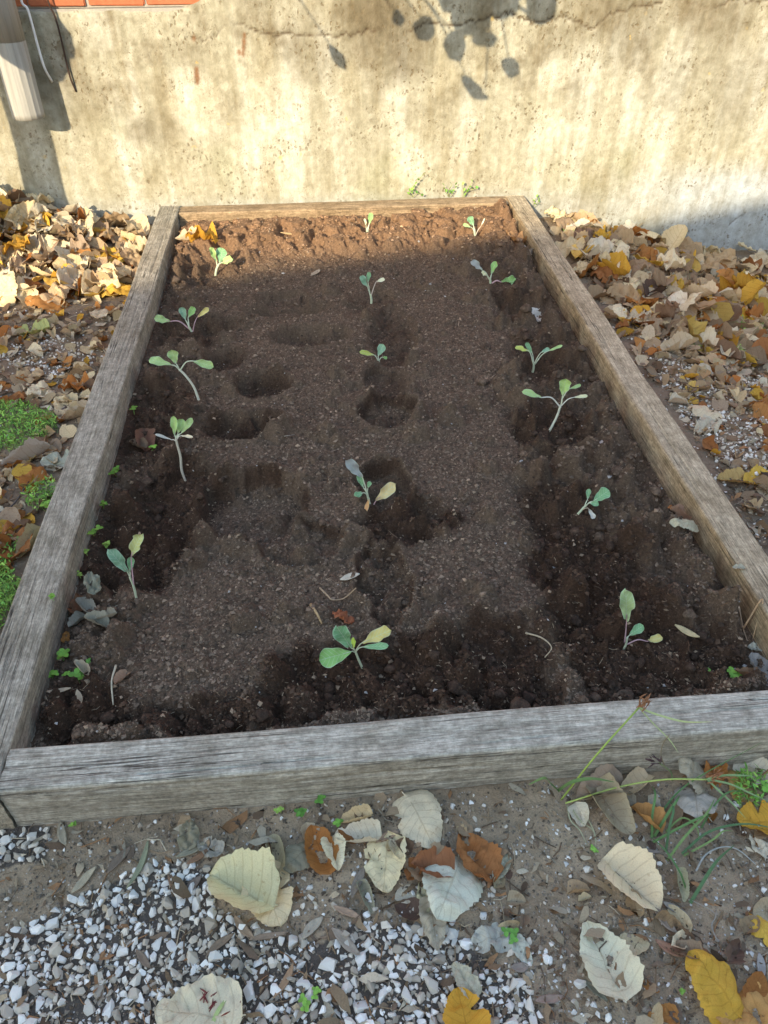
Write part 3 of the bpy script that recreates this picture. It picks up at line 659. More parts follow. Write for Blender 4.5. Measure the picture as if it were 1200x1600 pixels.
tube('wall_bracket', [(0, .06, .632), (0, .125, .632)], .008, M['wire'], dp)
kp = [ony(x, y, YW - .05) for x, y in [(26, -60), (33, 0), (43, 14), (52, 45), (60, 75), (70, 107), (78, 131)]]; kp[-1][1] = YW - .006
c1 = tube('white_cable', spline(kp, 6), .0055, M['cable']); tag(c1, 'white cable hanging beside the downpipe', 'cable')
kp = [ony(x, y, YW - .016) for x, y in [(62, -50), (76, 4), (86, 26), (94, 55), (102, 90), (110, 122), (118, 144)]]; kp[-1][1] = YW - .004
c2 = tube('dark_wire', spline(kp, 6), .004, M['wire']); tag(c2, 'thin dark rusty wire hanging down the plaster', 'wire')

# ------------------------------------------------------------------ gravel
def make_stone(seed):
    r = random.Random(seed); bm = bmesh.new()
    for _ in range(13):
        v = Vector((r.gauss(0, 1), r.gauss(0, 1), r.gauss(0, 1))).normalized() * r.uniform(.85, 1.05)
        bm.verts.new((v.x * .5, v.y * r.uniform(.34, .40), v.z * .32))
    h = bmesh.ops.convex_hull(bm, input=bm.verts[:]); bmesh.ops.delete(bm, geom=[g for g in h['geom_interior'] if isinstance(g, bmesh.types.BMVert)], context='VERTS')
    bmesh.ops.triangulate(bm, faces=bm.faces[:])
    me = bpy.data.meshes.new('gravel_stone'); bm.to_mesh(me); bm.free(); me.materials.append(M['stone1']); me.update(); return me
STN = [make_stone(i) for i in range(16)]
STA = []
for me in STN:
    STA.append((np.array([v.co[:] for v in me.vertices]), np.array([p.vertices[:] for p in me.polygons])))
def scol(): 
    b = random.choice([(.76, .72, .64), (.80, .77, .70), (.70, .66, .58), (.64, .58, .48), (.54, .47, .37), (.40, .345, .27), (.78, .75, .69)]); k = random.uniform(.78, 1.08)
    return tuple(c * k for c in b)
stones = []
def pack(poly, n, s0, s1, gap=.85, zlift=.28):
    xs = [p[0] for p in poly]; ys = [p[1] for p in poly]; placed = []; cell = {}
    for _ in range(n):
        px = random.uniform(min(xs), max(xs)); py = random.uniform(min(ys), max(ys))
        if not inpoly(np.array([px]), np.array([py]), poly)[0]: continue
        p = on_surf(px, py) if False else onz(px, py, 0.0)
        if perlin(np.array([p[0] * 9]), np.array([p[1] * 9]), 88)[0] < -.48 + random.uniform(-.15, .15): continue
        s = random.uniform(s0, s1) * random.choice([.45, .6, .75, .9, 1, 1.15])
        k = (int(p[0] / .03), int(p[1] / .03)); ok = True
        for a in (-1, 0, 1):
            for b in (-1, 0, 1):
                for q in cell.get((k[0] + a, k[1] + b), ()):
                    if math.hypot(q[0] - p[0], q[1] - p[1]) < (q[2] + s) * .5 * gap: ok = False; break
        if not ok: continue
        cell.setdefault(k, []).append((p[0], p[1], s)); z = surf(p[0], p[1])
        stones.append((p[0], p[1], z + s * zlift * .5 * random.uniform(0, 1.0), s, px, py))
pack(POLY_A, 22000, .015, .033, .60); pack(POLY_B, 700, .018, .032, .7)
pack([(0, 1270), (1200, 1230), (1200, 1640), (0, 1640)], 950, .005, .016, 1)
pack([(330, 1360), (780, 1380), (860, 1500), (560, 1450), (400, 1460)], 130, .012, .024, 1)
pack([(780, 1480), (900, 1500), (960, 1640), (830, 1640)], 90, .010, .022, 1)
pack(POLY_C, 8200, .011, .022, .7); pack(POLY_D, 900, .011, .020, .75)
pack([(930, 480), (1200, 500), (1200, 880), (1090, 740)], 1100, .007, .016, 1); pack([(0, 480), (190, 480), (150, 620), (0, 640)], 300, .008, .015, 1)
pack([(0, 620), (130, 600), (0, 960)], 60, .008, .018, 1)
stones = [q for q in stones if not (XL0 - .008 < q[0] < XR1 + .008 and YF0 - .010 < q[1] < YB1)]
big = sorted(stones, key=lambda q: -q[3] / pxsize(q[:3]) - (0 if -5 < q[4] < 1205 and q[5] < 1600 else -100))
for q in big[:300]:
    o = link('gravel_stone', random.choice(STN), ground, q[:3]); s = q[3] * 1.15; o.scale = (s, s, s)
    o.rotation_euler = (random.gauss(0, .5), random.gauss(0, .5), random.uniform(0, 6.28)); o.color = (*scol(), 1)
Vs = []; Fs = []; Cs = []; off = 0
for q in big[300:]:
    v, f = random.choice(STA); s = q[3] * 1.15
    R_ = np.array(Euler((random.gauss(0, .5), random.gauss(0, .5), random.uniform(0, 6.28))).to_matrix())
    Vs.append((v * s) @ R_.T + np.array(q[:3])); Fs.append(f + off); off += len(v); Cs.append(np.tile(scol(), (len(v), 1)))
tag(link('gravel', mesh_np('gravel', np.vstack(Vs), np.vstack(Fs), np.vstack(Cs), False, [M['stone']]), ground), kind='stuff')

# dark seeds, grit and shredded litter between the stones
n = 15000
px = RNG.uniform(-150, 1350, n); py = RNG.uniform(1225, 1680, n); P = np.array([onz(a, b, 0) for a, b in zip(px, py)])
P = P[(P[:, 1] < YF0 - .006)]; P[:, 2] = ground_h(P[:, 0], P[:, 1]); n = len(P)
R = np.clip(np.exp(RNG.normal(math.log(.0022), .45, n)), .0010, .006); P[:, 2] += R * .4
C = np.array([.24, .195, .145]) * RNG.uniform(.35, 1.6, (n, 1)); lt = RNG.random(n); C = np.where((lt < .08)[:, None], np.array([.5, .49, .46]), C); C = np.where(((lt > .86) & (R > .0024))[:, None], np.array([.10, .075, .052]), C)
tag(crumbs('grit', P, R, C, M['crumb'], parent=ground), kind='stuff')
def flakes(name, P, S, C, asp=.35, mat='chips', parent=None, tilt=.35):
    n = len(P); u = np.linspace(-1, 1, 4); prof = np.array([.15, .9, 1.0, .2]); B = []
    for a, w in zip(u, prof): B += [(a, -w * asp, 0), (a, w * asp, 0)]
    B = np.array(B); V = np.repeat(B[None], n, 0) * S[:, None, None]
    V[..., 2] += (RNG.normal(0, .22, (n, 1)) * (B[None, :, 0] ** 2) + RNG.normal(0, .10, (n, 8))) * S[:, None]
    V[..., 1] *= RNG.uniform(.35, 1.3, (n, 1)); V[..., :2] += RNG.normal(0, .13, V[..., :2].shape) * S[:, None, None]
    a = RNG.uniform(0, 6.28, n); tx = RNG.normal(0, tilt, n); c, s = np.cos(a)[:, None], np.sin(a)[:, None]
    Z = V[..., 2] + V[..., 0] * tx[:, None] * .5 + V[..., 1] * RNG.normal(0, tilt, n)[:, None]
    Z = Z - Z.min(1, keepdims=True)
    W_ = np.stack([V[..., 0] * c - V[..., 1] * s, V[..., 0] * s + V[..., 1] * c, Z], -1) + P[:, None]
    f = np.array([(0, 2, 3, 1), (2, 4, 5, 3), (4, 6, 7, 5)]); Fc = (f[None] + (np.arange(n) * 8)[:, None, None]).reshape(-1, 4)
    return link(name, mesh_np(name, W_.reshape(-1, 3), Fc, np.repeat(C, 8, 0), True, [M[mat]]), parent)
BITS = np.array([(.22, .15, .085), (.28, .20, .12), (.12, .08, .05), (.36, .28, .18), (.17, .12, .08), (.28, .15, .07), (.44, .37, .26)])
def scatter(polys, n, zoff=0.0):
    out = []
    for poly, m in zip(polys, n):
        xs = [p[0] for p in poly]; ys = [p[1] for p in poly]
        a = RNG.uniform(min(xs), max(xs), m); b = RNG.uniform(min(ys), max(ys), m); k = inpoly(a, b, poly); out += [onz(x, y, zoff) for x, y in zip(a[k], b[k])]
    P = np.array(out); k = ~((P[:, 0] > XL0 - .01) & (P[:, 0] < XR1 + .01) & (P[:, 1] > YF0 - .012) & (P[:, 1] < YB1)); P = P[k & (P[:, 1] < YW - .02)]
    P[:, 2] = ground_h(P[:, 0], P[:, 1]) + .001; return P
LEFT_A = [(-260, 305), (-40, 300), (250, 345), (150, 620), (60, 800), (-40, 1000), (-300, 1100)]; RIGHT_A = [(835, 335), (1240, 370), (1500, 385), (1500, 960), (1240, 960), (1110, 720), (960, 500)]
FRONT = [(-350, 1300), (-20, 1275), (1220, 1180), (1500, 1160), (1500, 1720), (-350, 1720)]
P = scatter([LEFT_A, RIGHT_A, FRONT], [7500, 11000, 2300]); n = len(P); S = np.exp(RNG.normal(math.log(.0085), .5, n))
tag(flakes('litter_bits', P, np.clip(S, .003, .028), BITS[RNG.integers(0, len(BITS), n)] * RNG.uniform(.6, 1.25, (n, 1)), parent=ground), kind='stuff')

P = scatter([FRONT, LEFT_A, RIGHT_A], [900, 900, 1300]); Vs, Fs, Cs, off = [], [], [], 0
for p in P:
    a = random.uniform(0, 6.28); L = random.uniform(.012, .05); d = np.array([math.cos(a), math.sin(a), random.gauss(0, .08)]) * L; b = np.array([-d[1], d[0], 0]) * random.gauss(0, .3)
    V, f = tube_np([p + [0, 0, .003] - d / 2, p + [0, 0, .004] + b * .5, p + [0, 0, .003] + d / 2], random.uniform(.0005, .0014), 4, False); Vs.append(V); Fs += [tuple(k + off for k in q) for q in f]; off += len(V)
    Cs.append(np.tile(BITS[random.randint(0, 6)] * random.uniform(.7, 1.2), (len(V), 1)))
tag(link('straw_bits', mesh_np('straw_bits', np.vstack(Vs), np.array(Fs), np.vstack(Cs), True, [M['chips']]), ground), kind='stuff')

# ------------------------------------------------------------------ leaf meshes
def leaf_grid(rows, cols, kind, rnd, serr=.014):
    s = np.linspace(0, 1, rows); t = np.linspace(-1, 1, cols); S, T = np.meshgrid(s, t, indexing='ij')
    if kind == 'lime':
        tear = rnd.choice([0, .3, .45, .65]); tp = rnd.uniform(.25, .85); ts = rnd.choice([-1, 1])
        w = .52 * np.clip(np.sin(math.pi * np.clip(S, 0, 1) ** .60), 0, 1) ** .56
        w = w * (1 + .27 * fbm(S * 2.6 + rnd.random() * 60, np.sign(T) * 3.1 + T * .2, 5, 3)) * (1 - tear * np.exp(-((S - tp) / .05) ** 2) * (np.sign(T) == ts) * np.abs(T))
        w = w * (1 + serr * 2.2 * np.where((np.arange(rows) % 2)[:, None] == 0, 1, -1) * (np.abs(T) > .9))
        X = w * T; Y = S - .26 * np.abs(T) ** 1.3 * (1 - S) ** 3
        Y = np.where(S < .3, Y - .10 * np.sin(math.pi * np.abs(T)) * (1 - S / .3), Y)
    else:                                       # spoon-shaped brassica blade
        w = .5 * np.clip(S * 1.02, 0, 1) ** .75 * np.clip(1.0 - S ** 4.5, 0, 1) ** .55 * 1.08
        w = w * (1 + .05 * np.sin(S * 15 + rnd.random() * 6) * np.abs(T)); X = w * T; Y = S
    return S, T, X, Y
def curled(rows, cols, rnd, curl, fold, wr, seed):
    S, T, X, Y = leaf_grid(rows, cols, 'lime', rnd)
    Z = fold * np.abs(X) + curl * (X ** 2 * 1.2 + (Y - .5) ** 2 * .7) + wr * fbm(X * 3.2 + seed, Y * 3.2, seed, 3) * .55
    Z = Z + (.05 + .25 * wr) * np.abs(T) ** 3 * fbm(S * 3 + seed * 1.7, np.sign(T) * 2 + seed, seed + 8, 2)
    Z = Z + .022 * np.sin((S - .28 * np.abs(T)) * 7 * 2 * math.pi) * np.abs(T) * (1 - np.abs(T)) * 1.2
    if curl > .8:                               # roll the blade about its midrib
        k = curl * 1.6; ang = X * k; X2 = np.sin(ang) / k; Z = Z * .4 + (1 - np.cos(ang)) / k; X = X2
    sd = seed % 5
    if sd == 1: Y2 = Y + .08 * fbm(X * 2, Y * 2, seed + 3, 2); Y = Y2
    Z = Z - Z.min() * .5
    return np.stack([X, Y - .5, Z], -1).reshape(-1, 3), np.stack([T, S], -1).reshape(-1, 2)
LEAFM = {}
def leaf_proto(style, k, rows=23, cols=11):
    key = (style, k)
    if key in LEAFM: return LEAFM[key]
    rnd = random.Random(k * 31 + hash(style) % 1 + len(style))
    p = dict(flat=(.16, .08, .40), cup=(.6, .12, .28), fold=(.15, .9, .26), roll=(1.5, .1, .3), crumple=(.45, .35, .8))[style]
    sg = -1 if (style in ('cup', 'crumple') and k % 2) else 1
    V, uv = curled(rows, cols, rnd, p[0] * sg * (.8 + .4 * rnd.random()), p[1] * (.7 + .6 * rnd.random()), p[2] * (.7 + .6 * rnd.random()), k * 7 + len(style))
    # lay it so that its lowest tenth touches the ground
    V[:, 2] -= np.percentile(V[:, 2], 6)
    me = mesh_np('fallen_leaf', V, grid_faces(cols, rows), None, True, [M['leaf']], uv); LEAFM[key] = (me, V); return LEAFM[key]
PALE = [(.68, .54, .32), (.73, .61, .41), (.62, .50, .33), (.74, .60, .36), (.66, .58, .43)]
TAN = [(.44, .31, .18), (.40, .28, .17), (.49, .35, .20), (.37, .27, .18)]
GOLD = [(.62, .36, .05), (.66, .42, .07), (.60, .32, .04), (.68, .46, .12)]
RUST = [(.42, .17, .045), (.36, .15, .05), (.46, .21, .06)]
BROWN = [(.20, .12, .07), (.24, .15, .09), (.16, .10, .07)]
LGREEN = [(.40, .42, .16), (.46, .46, .22)]
STALK = mat_plain('leaf_stalk', (.45, .36, .20), .8, 80, .2, .2, .001, use_ocol=True)
stalk_me = mesh_py('stalk', *tube_np(spline([(0, -.46, .02), (.02, -.6, .045), (.07, -.78, .03)], 6), np.linspace(.016, .010, 11 if False else len(spline([(0, 0, 0), (1, 0, 0), (2, 0, 0)], 6))), 6), [STALK])
def put_leaf(pos, size, col, style, k, rz, tilt=(0, 0), label=None, group=None, stalk=True, asp=1.0, lift=0.0):
    me, V = leaf_proto(style, k); o = link('fallen_leaf', me); R_ = Euler((tilt[0], tilt[1], rz)).to_matrix()
    Wd_ = (V * np.array([size * asp, size, size])) @ np.array(R_).T; q_ = Wd_[::4] + np.array([pos[0], pos[1], 0])
    if XL1 < pos[0] < XR0 and YF1 < pos[1] < YB0:
        pos = np.array(pos); pos[0] = min(max(pos[0], XL1 + size * .3), XR0 - size * .3); hs = np.array([soil_h(min(max(a_, XL1), XR0), b_) for a_, b_ in q_[:, :2]])
    elif XL0 < pos[0] < XR1 and YF0 < pos[1] < YB1: hs = np.array([surf(a_, b_) for a_, b_ in q_[:, :2]])
    else: hs = ground_h(q_[:, 0], q_[:, 1])
    zz = np.percentile(hs - q_[:, 2], 90)
    if pos[1] < YF0 and inpoly(np.array([proj(pos)[0]]), np.array([proj(pos)[1]]), POLY_A)[0]: lift += .009
    o.location = (pos[0], pos[1], max(zz, pos[2] - np.percentile(Wd_[:, 2], 30)) + lift + .0015); o.rotation_euler = (tilt[0], tilt[1], rz); o.scale = (size * asp, size, size); o.color = (*col, 1)
    tag(o, label, 'leaf', group)
    if stalk:
        c = link('stalk', stalk_me, o); c.color = (*[min(1, q * 1.05) for q in col], 1)
    return o
def pxleaf(px, py, wpx, col, style, k, rz_deg, label, tilt=(0, 0), asp=1.0, lift=0, stalk=True, group=None):
    p = on_surf(px, py); sz = wpx * pxsize(p) * (.90 if py > 1180 else 1.0); k_ = random.uniform(.92, 1.08)
    k_ = k_ * (1.16 if py > 1180 else 1.0)
    return put_leaf(p, sz, tuple(min(.86, c * k_) for c in col), style, k, rad(rz_deg), tilt, label, group, stalk, asp, lift)

# leaves lying in front of the front timber, each read off the photograph
FL = [(425, 1413, 88, PALE[0], 'flat', 1, 200, 'cream serrated leaf half covered by the large olive leaf on the gravel', (0, .05), .95, .004),
      (368, 1392, 104, (.60, .54, .31), 'fold', 2, 60, 'large pale olive leaf with one lifted edge beside white gravel', (.05, .12), 1.0, .012),
      (430, 1332, 60, (.50, .42, .26), 'roll', 3, 10, 'small rolled yellowish tan leaf at the edge of the gravel', (0, 0), .75, 0),
      (462, 1347, 52, (.27, .24, .16), 'cup', 4, 130, 'dull olive brown leaf beside the rust and cream leaf', (0, 0), 1, 0),
      (497, 1322, 72, RUST[0], 'cup', 5, 20, 'crumpled rust orange leaf next to a clover sprout', (.2, .1), .8, 0),
      (524, 1345, 54, PALE[1], 'fold', 6, 190, 'cream leaf piece stuck to the crumpled rust leaf', (.2, -.1), .7, .008),
      (552, 1312, 66, PALE[4], 'roll', 7, 80, 'smooth cream leaf folded over like a shell', (0, .1), .8, .004),
      (548, 1283, 52, PALE[0], 'roll', 8, 95, 'narrow cream leaf rolled tight below the front timber', (0, 0), .5, 0),
      (602, 1362, 84, PALE[3], 'flat', 9, 170, 'cream leaf with two brown rot spots', (.05, .08), .85, .003),
      (655, 1348, 66, TAN[1], 'cup', 10, 60, 'tan leaf under the large cream serrated leaf', (0, 0), 1, 0),
      (660, 1292, 88, PALE[1], 'cup', 11, 200, 'large cream serrated leaf close to the front timber', (-.15, .12), .9, .006),
      (735, 1338, 78, RUST[1], 'crumple', 12, 30, 'crumpled rust brown leaf lying on bare dirt', (.1, .2), .85, 0),
      (697, 1405, 104, (.58, .57, .44), 'cup', 13, 150, 'large pale grey green leaf with fine toothed edge', (.1, -.1), .95, .004),
      (668, 1366, 62, (.25, .11, .05), 'fold', 14, 70, 'dark brown curled leaf lying over the grey green leaf', (.1, .1), .8, .02),
      (662, 1400, 44, (.46, .42, .26), 'crumple', 15, 10, 'small olive cream leaf scrap beside the grey green leaf', (0, 0), .6, 0),
      (678, 1455, 72, (.46, .40, .29), 'flat', 16, 180, 'torn tan cream leaf at the gravel edge', (0, .1), .65, 0),
      (760, 1472, 62, (.44, .43, .36), 'crumple', 17, 100, 'greyish torn leaf beside white stones', (0, 0), .8, 0),
      (722, 1530, 52, (.50, .46, .33), 'flat', 18, 30, 'cream leaf scrap above the orange leaf on gravel', (.1, 0), .7, 0),
      (722, 1584, 72, GOLD[2], 'cup', 19, 5, 'spotted golden orange leaf lying on white gravel', (-.1, .05), 1, .004),
      (993, 1393, 96, PALE[1], 'fold', 20, 215, 'cream leaf with one dark hole lying on bare dirt', (.05, .1), .85, .002),
      (937, 1490, 104, (.66, .61, .43), 'cup', 21, 10, 'mottled cream green leaf lying flat on dirt', (0, .04), .85, .001),
      (1100, 1535, 96, GOLD[0], 'cup', 22, 30, 'bright golden leaf lapping over an orange one', (.15, .1), .9, .012),
      (1145, 1582, 98, (.50, .27, .09), 'flat', 23, 75, 'dull orange leaf under the bright golden leaf', (0, 0), .9, 0),
      (1192, 1460, 48, GOLD[1], 'cup', 24, 190, 'small bright yellow leaf alone on dirt', (0, 0), .8, 0),
      (1178, 1287, 70, GOLD[2], 'cup', 25, 85, 'ochre leaf with brown centre among grass blades', (.1, .1), .9, .006),
      (1083, 1268, 66, (.42, .36, .29), 'cup', 26, 160, 'grey tan veined leaf under the sedge stalk', (.25, .1), 1, .006),
      (962, 1278, 84, (.42, .34, .22), 'roll', 27, 200, 'curled tan leaf with dark ribs below the sedge stalk', (.1, .15), .8, .004),
      (930, 1245, 78, (.36, .27, .19), 'fold', 28, 100, 'brown folded leaf tucked against the front timber', (.1, .1), .7, .006),
      (1003, 1280, 50, (.44, .23, .08), 'fold', 29, 40, 'small orange brown folded leaf beside grass blades', (.1, .2), .7, .004),
      (985, 1238, 56, PALE[2], 'roll', 30, 120, 'pale rolled leaf leaning on the front timber', (.2, .1), .8, .006),
      (1072, 1218, 64, (.44, .38, .27), 'cup', 31, 60, 'tan leaf propped against the front timber behind sedge heads', (.5, .1), .9, .004),
      (1112, 1225, 44, RUST[0], 'crumple', 32, 150, 'rust leaf tip poking out among sedge heads', (.3, .1), .8, .006),
      (1150, 1225, 48, (.40, .25, .08), 'cup', 33, 20, 'ochre brown leaf in the shade under the front timber', (.2, 0), .9, 0),
      (1188, 1215, 58, PALE[4], 'cup', 34, 230, 'pale leaf standing against the front timber beside clover', (.4, .2), .9, .004),
      (300, 1592, 122, (.62, .54, .37), 'flat', 35, 80, 'broad cream leaf with torn edge lying on gravel', (.03, .05), .9, .008),
      (296, 1302, 44, (.34, .30, .20), 'crumple', 36, 0, 'small olive curled leaf beside white stones and dry strips', (0, 0), .8, 0),
      (325, 1325, 42, (.38, .34, .27), 'crumple', 37, 60, 'small grey crumpled leaf close to the front timber', (0, 0), .8, 0),
      (780, 1362, 44, (.44, .44, .32), 'flat', 38, 140, 'pale green leaf scrap beside the rust brown leaf', (0, 0), .55, 0),
      (818, 1492, 44, (.50, .50, .40), 'flat', 39, 200, 'small white leaf scrap beside a grass sprout', (0, 0), .7, 0),
      (1182, 1322, 40, PALE[4], 'crumple', 40, 20, 'white torn leaf scrap below the ochre leaf', (0, 0), .7, 0),
      (1065, 1390, 46, (.42, .40, .26), 'roll', 41, 170, 'narrow olive leaf at the foot of a grass blade', (0, 0), .5, 0),
      (575, 1410, 48, (.36, .34, .24), 'roll', 42, 200, 'narrow grey olive leaf below the leaf with rot spots', (0, 0), .5, 0),
      (1030, 1590, 46, RUST[2], 'flat', 43, 90, 'small rust leaf half out of sight beside dull orange leaf', (0, 0), .8, 0)]
for a in FL: pxleaf(a[0], a[1], a[2], a[3], a[4], a[5] % 9 + 1, a[6], a[7], a[8], a[9], a[10])
# single leaves beside the bed
SL = [(160, 498, 44, PALE[1], 'flat', 1, 160, 'pale grey cream leaf lying alone beside the cracked grey timber', (.25, .1), .9, .004),
      (45, 521, 46, LGREEN[0], 'cup', 2, 90, 'yellow green leaf arched over the litter near the weed patch', (0, 0), .8, 0),
      (68, 476, 56, RUST[2], 'cup', 3, 80, 'broad orange brown leaf lying on grey litter below the drift', (.1, 0), .9, .004),
      (158, 456, 56, GOLD[1], 'flat', 4, 70, 'yellow leaf against the cracked grey timber below the drift', (.1, 0), .9, .004),
      (190, 462, 44, GOLD[0], 'cup', 5, 100, 'amber leaf touching the cracked grey timber', (.1, 0), .9, .004),
      (40, 594, 40, TAN[2], 'flat', 6, 90, 'tan leaf lying above the green weed patch', (0, 0), .9, 0),
      (56, 613, 44, PALE[1], 'crumple', 7, 60, 'torn pale leaf at the edge of the green weed patch', (0, 0), .8, 0),
      (90, 728, 48, (.45, .46, .36), 'cup', 8, 100, 'pale grey green ribbed leaf touching the cracked grey timber', (.2, -.1), .8, .006),
      (50, 752, 56, RUST[0], 'crumple', 9, 40, 'orange brown crumpled leaf below the rolled grey leaf', (.1, 0), .9, 0),
      (36, 722, 62, (.38, .33, .27), 'roll', 3, 112, 'long rolled grey leaf below the green weed patch', (0, 0), .3, .006),
      (22, 850, 66, RUST[1], 'crumple', 4, 10, 'large crumpled brown orange leaf between weeds', (0, .1), .9, 0),
      (45, 862, 56, (.42, .37, .22), 'roll', 5, 160, 'long curled tan leaf beside the cracked grey timber', (.1, 0), .5, .004),
      (72, 778, 42, (.33, .33, .22), 'cup', 6, 170, 'olive grey leaf under sprouts beside the cracked timber', (.2, 0), .7, .006),
      (100, 633, 44, PALE[3], 'flat', 7, 45, 'cream leaf scrap between weed patch and timber', (.1, 0), .8, 0),
      (112, 610, 40, RUST[0], 'crumple', 8, 90, 'orange leaf beside a thin twig near the cracked timber', (.1, 0), .8, 0),
      (115, 655, 50, PALE[2], 'fold', 9, 130, 'pale folded leaf with lifted corner beside the weed patch', (.2, .2), .6, 0),
      (963, 440, 58, GOLD[0], 'fold', 1, 200, 'long yellow leaf standing out of the drift beside the tan timber', (.5, .1), .75, .008),
      (985, 500, 50, GOLD[2], 'cup', 2, 90, 'orange leaf lying on litter below the drift beside tan timber', (.1, 0), .8, .003),
      (923, 372, 52, PALE[1], 'cup', 3, 170, 'broad cream veined leaf leaning in the drift by tan timber', (.5, 0), .9, .01),
      (1010, 380, 50, PALE[3], 'cup', 5, 150, 'round cream yellow leaf resting on top of the drift', (.4, .1), 1, .01),
      (1178, 753, 42, GOLD[1], 'cup', 6, 110, 'small yellow leaf on grey grit outside the tan timber', (.1, 0), .9, 0),
      (1138, 752, 38, (.52, .36, .14), 'fold', 7, 80, 'ochre leaf with pale edge on grey grit outside the tan timber', (.1, 0), .8, 0),
      (1190, 652, 48, RUST[2], 'cup', 8, 10, 'square looking orange leaf on white gravel', (.3, 0), .9, .004),
      (1095, 645, 44, PALE[1], 'cup', 9, 60, 'white curled leaf on grit beside white gravel', (0, 0), .8, 0),
      (1100, 672, 44, PALE[4], 'crumple', 1, 130, 'white torn leaf lower on the grit beside tan timber', (0, 0), .8, 0),
      (1050, 548, 52, PALE[2], 'roll', 2, 100, 'long pale rolled leaf at the lower edge of the drift', (0, 0), .55, .003),
      (1100, 568, 44, TAN[2], 'flat', 3, 80, 'tan leaf beside the start of white gravel', (0, 0), .8, 0),
      (1084, 592, 36, (.42, .28, .14), 'cup', 4, 120, 'small brown ochre leaf on grit', (0, 0), .8, 0),
      (1190, 560, 64, RUST[1], 'fold', 5, 100, 'long reddish brown leaf at the edge of white gravel', (.1, 0), .6, .004)]
for a in SL: pxleaf(a[0], a[1], a[2], a[3], a[4], a[5], a[6], a[7], a[8], a[9], a[10])
